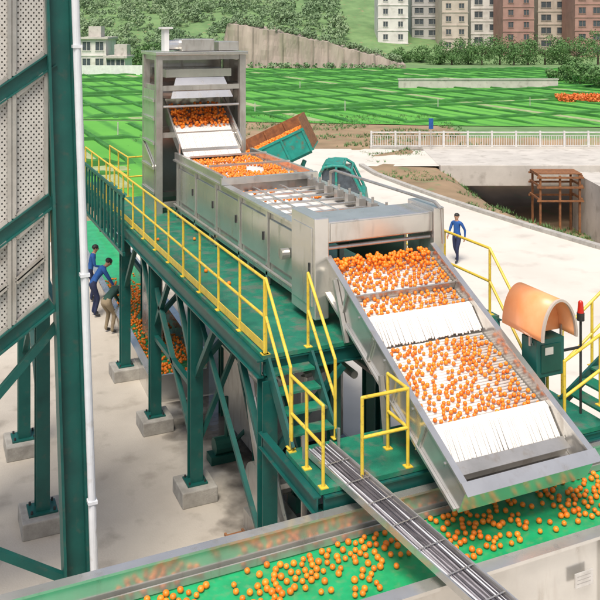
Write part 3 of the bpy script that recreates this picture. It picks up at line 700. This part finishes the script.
# ---------------- cable tray
pb=thing('cable_tray',(5,8,2.56),'grey metal cable tray packed with thin cables laid across the trough','cable tray')
TA=Vector((4.52,9.95,2.80));TB=Vector((5.02,5.9,2.60));td=(TB-TA).normalized();tn=Vector((-td.y,td.x,0)).normalized()*1
if tn.x<0: tn=-tn
b=MB();b.beam(TA+tn*.19,TB+tn*.19,.36,.008);b.obj('tray_base',M_cable2,pb)
for o_ in(0,.38):
    b=MB();b.beam(TA+tn*o_+Vector((0,0,.03)),TB+tn*o_+Vector((0,0,.03)),.014,.085);b.obj('tray_side',M_steel,pb)
rc=random.Random(6)
for i in range(18):
    pts=[]
    ph=rc.random()*6
    for k in range(13):
        t=k/12;pts.append(TA.lerp(TB,t)+tn*(.025+.0193*i+.008*math.sin(ph+t*9))+Vector((0,0,.022+.008*math.sin(ph*2+t*7)+(.012 if i%3==0 else 0))))
    b=MB();b.path(pts,rc.choice((.006,.008,.009)),6);b.obj('cable',rc.choice((M_cable,M_cable,M_cable2,M_pipe)),pb)
for k in range(1,9):
    b=MB();p=TA.lerp(TB,k/9);b.beam(p+tn*.0+Vector((0,0,.055)),p+tn*.38+Vector((0,0,.055)),.015,.004);b.obj('tray_strap',M_steel2,pb)
for y_,x_ in((9.9,4.48),(9.9,4.98)):
    b=MB();b.beam((x_,y_,2.75),(x_,y_,3.05),.03,.03);b.obj('tray_bracket',M_steel2,pb)

# ---------------- left structure
ls=thing('green_steel_tower',(1.9,14,0),'tall dark green steel frame tower with perforated metal panels','steel tower')
b=MB();p0=Vector((1.93,11.6,.0));p1=Vector((1.60,11.6,11.0));
b.ibeam(p0,p1,.31,.33,.035,0,(1,0,0));b.obj('column',M_green,ls)
for y in(14.6,17.3):
    b=MB();b.ibeam((1.85,y,.3),(1.85,y,7.5),.22,.24,.03,0,(0,1,0));b.box(1.62,2.08,y-.2,y+.2,.28,.31);c=b.obj('column',M_green,ls)
    for (bx,by) in((-.18,-.15),(.18,-.15),(-.18,.15),(.18,.15)):
        b=MB();b.tube((1.85+bx,y+by,.31),(1.85+bx,y+by,.36),.02,6);b.obj('anchor_bolt',M_dark,c)
    b=MB();b.box(1.5,2.2,y-.35,y+.35,0,.28);b.obj('footing',M_foot,c,bevel=.02)
for (x,y) in((.1,14.6),(.1,17.3)):
    b=MB();b.ibeam((x,y,0),(x,y,7.5),.22,.24,.03,0,(0,1,0));b.obj('column',M_green,ls)
zs=[7.85,6.0,4.62,9.9]
for z in zs:
    b=MB();b.ibeam((1.60,11.62,z),(-1.8,11.62,z-.69*3.4),.14,.2,.02);b.obj('sloping_beam',M_green,ls)
f=lambda x:.69*(x-1.60)
def pan(z0,z1,xa,xb):
    b=MB()
    b.hexa([(xa,11.64,z0+f(xa)),(xb,11.64,z0+f(xb)),(xb,11.645,z0+f(xb)),(xa,11.645,z0+f(xa)),(xa,11.64,z1+f(xa)),(xb,11.64,z1+f(xb)),(xb,11.645,z1+f(xb)),(xa,11.645,z1+f(xa))]);p=b.obj('perforated_panel',M_perf,ls)
    b=MB();
    for x in(xa,xb): b.beam((x,11.6,z0+f(x)),(x,11.6,z1+f(x)),.05,.05,0,(0,1,0))
    for z in(z0+.02,z1-.02): b.beam((xa+.026,11.6,z+f(xa)),(xb-.026,11.6,z+f(xb)),.05,.05)
    b.obj('panel_frame',M_steel2,p)
for (z0,z1) in((4.74,5.3),(5.3,5.88),(6.12,7.73),(7.97,9.78)):
    pan(z0,z1,1.12,1.52);pan(z0,z1,.1,1.06)
b=MB();b.hexa([(-1.8,11.95,4.5+f(-1.8)),(1.55,11.95,4.5+f(1.55)),(1.55,11.97,4.5+f(1.55)),(-1.8,11.97,4.5+f(-1.8)),(-1.8,11.95,10.5),(1.55,11.95,10.5),(1.55,11.97,10.5),(-1.8,11.97,10.5)]);b.obj('inner_lining',M_foot,ls)
def br2(p,q,w=.1): b=MB();b.beam(p,q,w,w);b.obj('brace',M_green,ls)
br2((1.68,11.7,4.3),(.1,11.7,2.6));br2((1.8,11.8,4.2),(1.85,14.5,4.2));br2((1.85,14.7,4.1),(1.85,17.2,2.0),.08);br2((1.85,14.7,1.6),(1.85,17.2,3.8),.08);br2((.3,11.6,1.9),(1.75,11.6,.95),.1);br2((1.74,14.6,3.7),(.2,14.6,2.2),.1)
dp=MB();dp.path([(2.14,11.35,.006),(1.78,11.35,11.0)],.052,14)
for z in(2,5,8): dp.box(2.14-.36*z/11-.062,2.14-.36*z/11+.062,11.29,11.41,z,z+.04)
tag(dp.obj('drain_pipe',M_pipe),'tall white plastic drain pipe beside the green column','pipe')

# ---------------- machinery below
du=thing('ventilation_duct',(5.4,13.4,0),'large rounded grey steel ducting below the platform','duct')
def curve(P0,P1,P2,n=8): return [tuple(((1-t)**2*Vector(P0)+2*t*(1-t)*Vector(P1)+t*t*Vector(P2))) for t in [i/n for i in range(n+1)]]
b=MB();c_=curve((4.95,12.0,3.0),(4.9,14.2,2.9),(6.6,14.9,2.4),10);b.path(c_,.30,18)
for p in c_: b.sphere(p,.30,18,10)
b.obj('duct_run',M_steel2,du)
for k in(2,5,8):
    b=MB();p=Vector(c_[k]);q=Vector(c_[k+1]);b.tube(p,p.lerp(q,.25),.335,18);b.obj('duct_flange',M_steel,du)
b=MB();c2_=curve((5.15,12.2,.2),(5.0,12.9,1.7),(5.2,13.6,2.5),8);b.path(c2_,.17,14)
for p in c2_: b.sphere(p,.17,14,8)
b.obj('duct_branch',M_steel2,du)
bl=thing('blower_unit',(5.4,12.4,.01),'dark grey blower with round housing on the wet floor','blower')
b=MB();b.tube((4.95,12.9,.75),(5.25,12.9,.75),.42,22);b.tube((5.26,12.9,.75),(5.55,12.9,.75),.17,14);b.box(4.9,5.6,12.55,13.25,.012,.3);b.obj('blower_housing',M_steel2,bl)
b=MB();b.tube((5.56,12.9,.75),(5.95,12.9,.75),.2,14);b.box(5.62,5.9,12.72,13.08,.3,.56);b.obj('blower_motor',M_greend,bl)
hp=thing('water_tank',(6.5,15.5,0),'grey steel water tank with pump below the platform','tank')
b=MB();b.box(5.7,7.6,14.9,16.6,.25,1.7);b.box(5.65,7.65,14.85,16.65,1.702,1.75);b.obj('tank_body',M_steel2,hp,bevel=.015)
for (x,y) in((5.8,15),(7.5,15),(5.8,16.5),(7.5,16.5)):
    b=MB();b.box(x-.05,x+.05,y-.05,y+.05,.011,.25);b.obj('tank_leg',M_dark,hp)
b=MB();b.tube((5.1,15.4,.3),(5.5,15.4,.3),.16,12);b.box(5.0,5.5,15.25,15.55,.012,.16);b.tube((5.35,15.4,.45),(5.35,15.4,1.2),.04);b.path([(5.5,15.4,.3),(5.75,15.4,.5)],.04);b.obj('pump',M_greend,hp)
pr=thing('process_pipes',(5.2,14,0),'thin grey process pipes running beneath the platform','pipes')
for (x,z,r) in((4.75,3.2,.04),(4.9,3.25,.03),(5.9,3.1,.06),(6.2,3.1,.05)):
    b=MB();b.path([(x,11.2,z),(x,21.5,z)],r,10);b.obj('pipe',M_steel2,pr)
b=MB();b.path([(5.3,11.7,.02),(5.3,11.7,3.0),(5.9,11.7,3.1)],.05,10);b.obj('riser_pipe',M_steel2,pr)
b=MB();b.path([(5.9,13.6,.02),(5.9,13.6,3.1)],.06,10);b.obj('riser_pipe',M_rust,pr)
hw=thing('drain_channel_grate',(4.67,11.5,0),'narrow steel grating over a drain on the yard floor','grate')
b=MB()
for i in range(30): b.box(4.55,4.8,10.4+i*.09,10.44+i*.09,.013,.05)
b.box(4.51,4.545,10.38,13.1,.013,.055);b.box(4.805,4.84,10.38,13.1,.013,.055);b.obj('grate_bars',M_rust,hw)

# ---------------- control cabinet
cc=thing('control_cabinet',(7.95,9.5,2.75),'green control cabinet on a post under a curved peach canopy','control cabinet')
b=MB();b.beam((7.95,9.5,2.77),(7.95,9.5,3.45),.09,.09);b.box(7.82,8.08,9.37,9.63,2.751,2.77);b.obj('cabinet_post',M_green,cc)
b=MB();b.box(7.71,8.19,9.30,9.62,3.45,3.97);b.obj('cabinet_box',M_green,cc,bevel=.01)
b=MB();b.box(7.78,8.12,9.285,9.297,3.52,3.90);b.obj('cabinet_door',M_greend,cc,bevel=.004)
b=MB();b.box(7.84,7.98,9.278,9.284,3.76,3.86);b.obj('cabinet_label',M_roll,cc)
cx,cz,RX,RZ_=7.95,4.02,.30,.54;n=22
for part in('canopy','canopy_rim'):
    b=MB();vs=[];y0,y1=(9.14,9.98) if part=='canopy' else (9.10,9.138);ex=0 if part=='canopy' else .006
    for i in range(n+1):
        t=math.pi*i/n
        for rr in(ex,-.02-ex):
            for y in(y0,y1): vs.append((cx+math.cos(t)*(RX+rr),y,cz+math.sin(t)*(RZ_+rr)))
    fs=[]
    for i in range(n):
        a=4*i;c=a+4
        fs+=[(a,a+1,c+1,c),(a+2,c+2,c+3,a+3),(a,c,c+2,a+2),(a+1,a+3,c+3,c+1)]
    fs+=[(0,2,3,1),(4*n,4*n+1,4*n+3,4*n+2)]
    b.add(vs,fs);b.obj(part,M_peach if part=='canopy' else M_hb,cc,smooth=(part=='canopy'))
for y in(9.97,9.45):
    b=MB();vs=[(cx+math.cos(math.pi*i/n)*(RX-.022),y,cz+math.sin(math.pi*i/n)*(RZ_-.022)) for i in range(n+1)];b.add(vs+[(v[0],y+.01,v[2]) for v in vs],[tuple(range(n+1)),tuple(range(2*n+1,n,-1))]);b.obj('canopy_back',M_peach,cc)
for s in(-1,1):
    b=MB();b.beam((cx+s*.27,9.4,3.88),(cx+s*.27,9.4,4.1),.03,.03);b.beam((cx+s*.27,9.4,3.9),(cx+s*.22,9.4,3.9),.03,.03);b.obj('canopy_bracket',M_steel2,cc)
b=MB();b.tube((8.62,9.45,2.751),(8.62,9.45,4.08),.018,8,1);b.tube((8.62,9.45,4.08),(8.62,9.45,4.19),.055,12,1);b.tube((8.62,9.45,4.19),(8.62,9.45,4.33),.048,12,0,.036);b.sphere((8.62,9.45,4.33),.036,10,6,0);b.beam((8.19,9.45,3.7),(8.61,9.45,3.7),.03,.03,1);b.obj('warning_beacon',[M_red,M_dark],cc)

# ---------------- truck
M_t=Matrix.Translation(W(-.9,35,0))@Matrix.Rotation(-A-math.radians(6),4,'Z')
tk=thing('tipper_truck',W(-.6,35,0),'teal farm tipper truck with raised rusty bed full of oranges','truck')
a=math.radians(26)
MBd=M_t@Matrix.Translation((-1.85,0,1.7))@Matrix.Rotation(-a,4,'Y')
b=MB(MBd);b.box(0,3.8,-1.15,1.15,0,.06);b.box(.2,3.6,-.5,-.38,-.16,0);b.box(.2,3.6,.38,.5,-.16,0);bo=b.obj('tipper_bed',M_teal,tk)
b=MB(MBd);b.box(0,3.8,-1.19,-1.152,.0,.95);b.box(0,3.8,-1.23,-1.192,.87,.97)
for x in(.05,.95,1.85,2.75,3.7): b.box(x,x+.08,-1.25,-1.192,.0,.865)
b.obj('bed_side',M_teal,bo)
b=MB(MBd);b.box(0,3.8,1.152,1.19,.0,1.4);
for x in(.05,.95,1.85,2.75,3.7): b.box(x,x+.08,1.10,1.151,.9,1.4)
b.obj('bed_side',M_rust,bo)
b=MB(MBd);b.box(3.76,3.8,-1.15,1.15,.06,1.4);b.obj('bed_headboard',M_rust,bo)
b=MB(M_t);b.box(-1.9,3.6,-.5,-.36,.85,1.07);b.box(-1.9,3.6,.36,.5,.85,1.07);b.box(-1.9,-1.75,-.9,.9,.8,1.7);b.tube((.4,0,.95),(1.1,0,2.75),.09);b.obj('chassis',M_teal,tk)
b=MB(M_t);b.hexa([(1.7,-1.0,.7),(3.75,-1.0,.7),(3.75,1.0,.7),(1.7,1.0,.7),(1.7,-1.0,1.6),(3.6,-1.0,1.6),(3.6,1.0,1.6),(1.7,1.0,1.6)]);cb=b.obj('cab',M_teal,tk,bevel=.08)
b=MB(M_t)
for y in(-.93,.93):
    arc=[(1.78,y,1.6),(1.80,y,2.35),(1.95,y,2.62),(2.3,y,2.7),(2.75,y,2.68),(3.05,y,2.5),(3.5,y,1.6)]
    b.path(arc,.06,8);b.path([(2.45,y,1.6),(2.45,y,2.7)],.05,8)
    for p in arc: b.sphere(p,.061,8,6)
for x,z in((1.95,2.62),(2.3,2.7),(2.75,2.68),(3.05,2.5)): b.tube((x,-.93,z),(x,.93,z),.05,8)
b.obj('cab_frame',M_teal,cb)
b=MB(M_t);b.box(2.0,2.7,-.85,.85,2.70,2.74);b.obj('roof_panel',M_teal,cb)
b=MB(M_t)
b.hexa([(1.85,-.9,1.62),(3.4,-.9,1.62),(3.4,.9,1.62),(1.85,.9,1.62),(1.87,-.88,2.5),(2.98,-.88,2.5),(2.98,.88,2.5),(1.87,.88,2.5)]);b.obj('cab_glass',M_glass,cb)
b=MB(M_t);b.box(3.62,3.82,-.9,.9,.55,.8);b.obj('bumper',M_wpaint,cb)
for x in(-.9,2.8):
    for y in(-.9,.9):
        b=MB(M_t);b.tube((x,y-.14,.48),(x,y+.14,.48),.48,20);wh=b.obj('wheel',M_black,tk);b=MB(M_t);sg=-1 if y<0 else 1;b.tube((x,y+sg*.141,.48),(x,y+sg*.16,.48),.25,14);b.obj('rim',M_wpaint,wh)

# ---------------- intake conveyor at ground
ti=.045
MI=Matrix.Translation((4.62,18.3,0))@Matrix.Rotation(-ti,4,'Z')
it=thing('intake_trough',(5.4,23,0),'ground level steel intake trough with green belt full of oranges','conveyor')
b=MB(MI);b.box(0,.05,0,17,.0,.6);b.box(-.06,.11,0,17,.602,.64);b.obj('side_wall',M_steel,it)
b=MB(MI);b.box(1.25,1.3,0,17,.0,.8);b.box(1.19,1.36,0,17,.802,.84);b.obj('side_wall',M_steel,it)
b=MB(MI);b.box(.05,1.25,0,.05,.0,.6);b.obj('end_wall',M_steel,it)
b=MB(MI);b.box(.051,1.249,.051,17,.25,.3);b.obj('belt',M_belt,it)

# ---------------- people
def person(loc,yaw,pose,label,shirt,trous,h=1.0):
    base=Vector(loc);root=thing('person',base,label,'person')
    Mx=Matrix.Translation(base)@Matrix.Rotation(yaw,4,'Z')@Matrix.Scale(h,4)
    J={};par={};rad={}
    def j(n,p,r,pa=None): J[n]=Vector(p);rad[n]=r;par[n]=pa
    j('pelvis',(0,0,.94),.125);j('waist',(0,.0,1.08),.115,'pelvis');j('chest',(0,0,1.26),.135,'waist');j('collar',(0,0,1.39),.095,'chest');j('neck',(0,.01,1.46),.052,'collar')
    j('jaw',(0,.03,1.53),.07,'neck');j('head',(0,.02,1.60),.088,'jaw');j('crown',(0,.01,1.665),.06,'head')
    for s,n in((-1,'l'),(1,'r')):
        j('sho'+n,(s*.175,0,1.37),.062,'collar');j('elb'+n,(s*.235,-.03,1.10),.045,'sho'+n);j('wri'+n,(s*.25,.06,.87),.03,'elb'+n);j('pal'+n,(s*.25,.085,.80),.034,'wri'+n)
        j('hip'+n,(s*.095,0,.87),.095,'pelvis');j('kne'+n,(s*.11,.02,.49),.062,'hip'+n);j('ank'+n,(s*.115,-.02,.09),.042,'kne'+n);j('toe'+n,(s*.125,.14,.035),.035,'ank'+n)
    up=['waist','chest','collar','neck','jaw','head','crown','shol','elbl','wril','pall','shor','elbr','wrir','palr']
    if pose=='walk':
        J['knel']=Vector((-.10,.16,.50));J['ankl']=Vector((-.10,.14,.09));J['toel']=Vector((-.11,.30,.04))
        J['kner']=Vector((.10,-.02,.49));J['ankr']=Vector((.11,-.26,.13));J['toer']=Vector((.12,-.13,.035))
        J['elbl']=Vector((-.24,-.14,1.12));J['wril']=Vector((-.26,-.10,.88));J['pall']=Vector((-.26,-.07,.81))
        J['elbr']=Vector((.24,.06,1.11));J['wrir']=Vector((.22,.22,.95));J['palr']=Vector((.21,.27,.90))
    else:
        ang={'bend':66,'lean':42,'stand':14}[pose];q=Matrix.Rotation(-math.radians(ang),4,'X');piv=Vector((0,0,.94))
        for n in up: J[n]=piv+(q@(J[n]-piv))
        dz=Vector((0,-.14 if pose=='bend' else -.06,0))
        for n in up+['pelvis','hipl','hipr']: J[n]=J[n]+dz+Vector((0,0,-.05 if pose=='bend' else 0))
        for s,n in((-1,'l'),(1,'r')):
            sh=J['sho'+n]
            J['kne'+n]+=Vector((0,.06,0))
            if pose!='stand':
                J['elb'+n]=sh+Vector((s*.04,.13,-.23));J['wri'+n]=J['elb'+n]+Vector((-s*.04,.12,-.2));J['pal'+n]=J['wri'+n]+Vector((-s*.01,.04,-.06))
        if pose=='stand':
            J['elbr']=J['shor']+Vector((.05,.05,-.26));J['wrir']=J['elbr']+Vector((-.04,.2,-.04));J['palr']=J['wrir']+Vector((0,.07,0))
    for s,n in((-1,'l'),(1,'r')):
        d=(J['pal'+n]-J['wri'+n]).normalized();side=Vector((0,1,0));side=(side-d*side.dot(d));
        side=side.normalized() if side.length>.2 else Vector((1,0,0))
        inw=Vector((-s,0,0))
        for k,(o_,l) in enumerate(((-.026,.055),(-.009,.068),(.009,.072),(.026,.064))):
            b0=J['pal'+n]+d*.03+side*o_;b1=b0+d*l*.55;b2=b1+d*l*.4+inw*.018
            j(f'f{k}a{n}',b0,.0095,'pal'+n);j(f'f{k}b{n}',b1,.009,f'f{k}a{n}');j(f'f{k}c{n}',b2,.0075,f'f{k}b{n}')
        b0=J['pal'+n]+side*.04+d*.0;j('t0'+n,b0,.011,'pal'+n);j('t1'+n,b0+side*.02+d*.04,.009,'t0'+n)
    names=list(J);idx={n:i for i,n in enumerate(names)}
    me=bpy.data.meshes.new('tmp');me.from_pydata([tuple(J[n]) for n in names],[(idx[n],idx[par[n]]) for n in names if par[n]],[])
    ob=bpy.data.objects.new('tmp',me);COL.objects.link(ob)
    sk=ob.modifiers.new('s','SKIN');sk.use_smooth_shade=True
    for i,n in enumerate(names):
        r=rad[n];d=me.skin_vertices[0].data[i]
        d.radius=(r,r*.78) if n in('pelvis','waist','chest','collar') else (r,r);d.use_root=(i==0)
    sb=ob.modifiers.new('u','SUBSURF');sb.levels=2
    dg=bpy.context.evaluated_depsgraph_get();m2=bpy.data.meshes.new_from_object(ob.evaluated_get(dg));m2.name='body'
    bpy.data.objects.remove(ob)
    segs=[(J[par[n]],J[n],n) for n in names if par[n]]
    def cls(n):
        if n[:3] in('kne','hip','ank'): return 1
        if n[:3]=='toe': return 3
        if n in('neck','jaw','head','crown') or n[:3]=='pal' or n[0] in'f' or n[:2] in('t0','t1'): return 2
        return 0
    m2.materials.clear()
    for m in(shirt,trous,M_skin,M_black): m2.materials.append(m)
    for p in m2.polygons:
        c=p.center;best=9;bi=0
        for a_,b_,n in segs:
            ab=b_-a_;t=max(0,min(1,(c-a_).dot(ab)/ab.length_squared));d=(a_+ab*t-c).length-rad[n]*.6
            if d<best: best=d;bi=cls(n)
        p.material_index=bi;p.use_smooth=True
    m2.transform(Matrix.Translation(-base)@Mx)
    bo=bpy.data.objects.new('body',m2);COL.objects.link(bo);place(bo,base,root)
    hd=J['head'];upv=(J['crown']-J['jaw']).normalized()
    fw=(Vector((0,1,0))-upv*upv.y);fw=fw.normalized() if fw.length>.1 else Vector((0,0,-1))
    rt=Vector((1,0,0));HM=Matrix((( rt.x,fw.x,upv.x,hd.x),(rt.y,fw.y,upv.y,hd.y),(rt.z,fw.z,upv.z,hd.z),(0,0,0,1)))
    b=MB(Mx@HM);b.sphere((0,-.018,.032),.094,14,10,0,(1,1.08,.86));
    b.obj('hair',M_hair,root,smooth=True)
    for s in(-1,1):
        b=MB(Mx@HM);b.sphere((s*.03,.083,.0),.009,8,6);b.obj('eye',M_hair,root,smooth=True)
        b=MB(Mx@HM);b.sphere((s*.084,.0,-.01),.02,8,6,0,(.5,.8,1.3));b.obj('ear',M_skin,root,smooth=True)
    b=MB(Mx@HM);b.sphere((0,.09,-.025),.014,8,6,0,(.8,1,1.4));b.obj('nose',M_skin,root,smooth=True)
    b=MB(Mx@HM);b.sphere((0,.074,-.06),.018,8,6,0,(1.2,.5,.3));b.obj('mouth',M_rust,root,smooth=True)
    return root
person(W(5.5,29.8,.0),-A+math.radians(140),'walk','person in blue workwear walking across the pale plaza',M_blue,M_navy)
person((4.66,23.0,.006),math.radians(-60),'bend','person in dark green jacket and khaki trousers bending over',M_dkgreen,M_khaki,1.05)
person((4.54,24.5,.006),math.radians(-88),'lean','person in blue workwear leaning over the trough',M_blue,M_navy,1.05)
person((4.72,25.9,.006),math.radians(-100),'stand','person in blue jacket standing beside the trough',M_blue,M_navy)

# ---------------- oranges
ob_=MB();ob_.sphere((0,0,0),.036,16,11);me_o=ob_.obj('orange_fruit',M_orange,smooth=True,origin=(0,0,0));meO=me_o.data;bpy.data.objects.remove(me_o);wl.pop('orange_fruit',None)
ro=random.Random(21)
def indiv(p,label):
    o=bpy.data.objects.new('orange_fruit',meO);COL.objects.link(o);o.location=p;s=ro.uniform(.8,1.08);o.scale=(s,s,s*.94);o.rotation_euler=(ro.uniform(-.3,.3),ro.uniform(-.3,.3),ro.random()*6)
    tag(o,label,'orange','oranges on the sorting line')
pile=MB()
def po(p,r=.038): r=r*ro.uniform(.85,1.08);pile.sphere(p,r,10,7)
cnt=0;tries=0;pos=[]
def free(x,y,md=.078):
    for (a,c) in pos:
        if (a-x)**2+(c-y)**2<md*md: return False
    return True
while cnt<300 and tries<60000:
    tries+=1;x=ro.uniform(.7,9.7);y=ro.uniform(7.62,8.90)
    px,py=proj((x,y,2.2))
    if py>612 or px>615 or px<-10: continue
    if py>25+850*(H-2.52)/(SA*x+CA*7.5): continue
    dens=.20+.8*noise.noise(Vector((x*1.9,y*3.2,3.3)))+.25*noise.noise(Vector((x*.7,y*1.2,9)))
    if x<2.6: dens+=.4
    dens=max(dens,.03)
    if ro.random()>dens or not free(x,y,.073): continue
    pos.append((x,y));cnt+=1
    indiv((x,y,2.19+.034),'ripe orange lying on the green trough belt')
def dh(s):
    for s0,s1,h0,h1 in decks:
        if s0<=s<=s1: return h0+(h1-h0)*(s-s0)/(s1-s0)
    return -.2
pos=[]
for (s0,s1,n) in((.43,.77,285),(.205,.30,95),(.01,.19,185)):
    c=0;t=0
    while c<n and t<12000:
        t+=1;x=ro.uniform(X0+.07,X1-.07);s=ro.uniform(s0,s1)
        if s<.2 and ro.random()<(s/.2)*.5: continue
        if s>.42 and ro.random()>.55+1.1*noise.noise(Vector((x*2.2,s*9,1))): continue
        if not free(x,s*4,.06): continue
        pos.append((x,s*4));po(S(x,s,dh(s)+.031),.0295);c+=1
for i in range(170):
    s=abs(ro.gauss(0,.035))+.004;x=ro.uniform(X0+.1,X1-.1);po(S(x,s,dh(0)+.09+ro.uniform(-.01,.05)),.032)
pos=[];c=0;t=0
while c<500 and t<30000:
    t+=1;x=ro.uniform(5.80,7.48);y=ro.uniform(16.6,19.8)
    if noise.noise(Vector((x*1.5,y*1.2,8)))<-.2 or not free(x,y,.07): continue
    pos.append((x,y));po((x,y,5.062),.034);c+=1
for i in range(80):
    po((ro.uniform(5.8,7.3),ro.choice((13.05,13.5,15.3,16.2))+ro.uniform(-.1,.1),4.89),.032)
for i in range(320):
    u=ro.random();y=21.2-u*.75;z=6.2-.6*(21.3-y)+.04+ro.uniform(0,.14);po((ro.uniform(5.8,7.18),y,z),.035)
for i in range(950):
    x=ro.uniform(.1,3.7);y=ro.uniform(-1.1,1.05);z=.80+.16*math.cos(y*1.4)*(1-.1*abs(x-1.7))+ro.uniform(-.04,.06);po(MBd@Vector((x,y,z)),.05)
b=MB(MBd);b.hexa([(.08,-1.1,.1),(3.7,-1.1,.1),(3.7,1.08,.1),(.08,1.08,.1),(.08,-1.0,.78),(3.7,-1.0,.8),(3.7,1.0,.8),(.08,1.0,.78)]);b.obj('load_core',M_orange2,tk)
for i in range(1000):
    x=ro.uniform(.1,1.2);y=ro.uniform(.3,8.5)
    if y>6.0 and ro.random()<(y-6)/2.5: continue
    po(MI@Vector((x,y,.34+ro.uniform(0,.1)+.2*max(0,x-.4)*.5)),.036)
for i in range(4): po((ro.uniform(4.5,5.4),ro.uniform(12.5,19),3.737))
stuff(pile.obj('orange_fruits',M_orange2,smooth=True),'many ripe oranges heaped on the rollers, chutes and truck','oranges')

# ---------------- camera, light
cam=bpy.data.cameras.new('Camera');co=bpy.data.objects.new('Camera',cam);COL.objects.link(co);scene.camera=co
co.location=(0,0,H);co.rotation_euler=(math.pi/2,0,-A);cam.lens=51;cam.sensor_width=36;cam.shift_y=-275/600;cam.clip_end=3000
w=bpy.data.worlds.new('World');scene.world=w;w.use_nodes=True;nt=w.node_tree
sd=Vector((-.30,-.42,.95)).normalized()
sk=nt.nodes.new('ShaderNodeTexSky');sk.sky_type='NISHITA';sk.sun_disc=False;sk.sun_elevation=math.asin(sd.z);sk.sun_rotation=math.atan2(sd.x,sd.y);sk.dust_density=5
nt.links.new(sk.outputs[0],nt.nodes['Background'].inputs[0]);nt.nodes['Background'].inputs[1].default_value=.15
su=bpy.data.lights.new('Sun','SUN');su.energy=3.2;su.angle=math.radians(20);su.color=(1,.94,.85);so=bpy.data.objects.new('Sun',su);COL.objects.link(so);so.rotation_euler=sd.to_track_quat('Z','Y').to_euler()
scene.view_settings.view_transform='Standard';scene.view_settings.look='None'
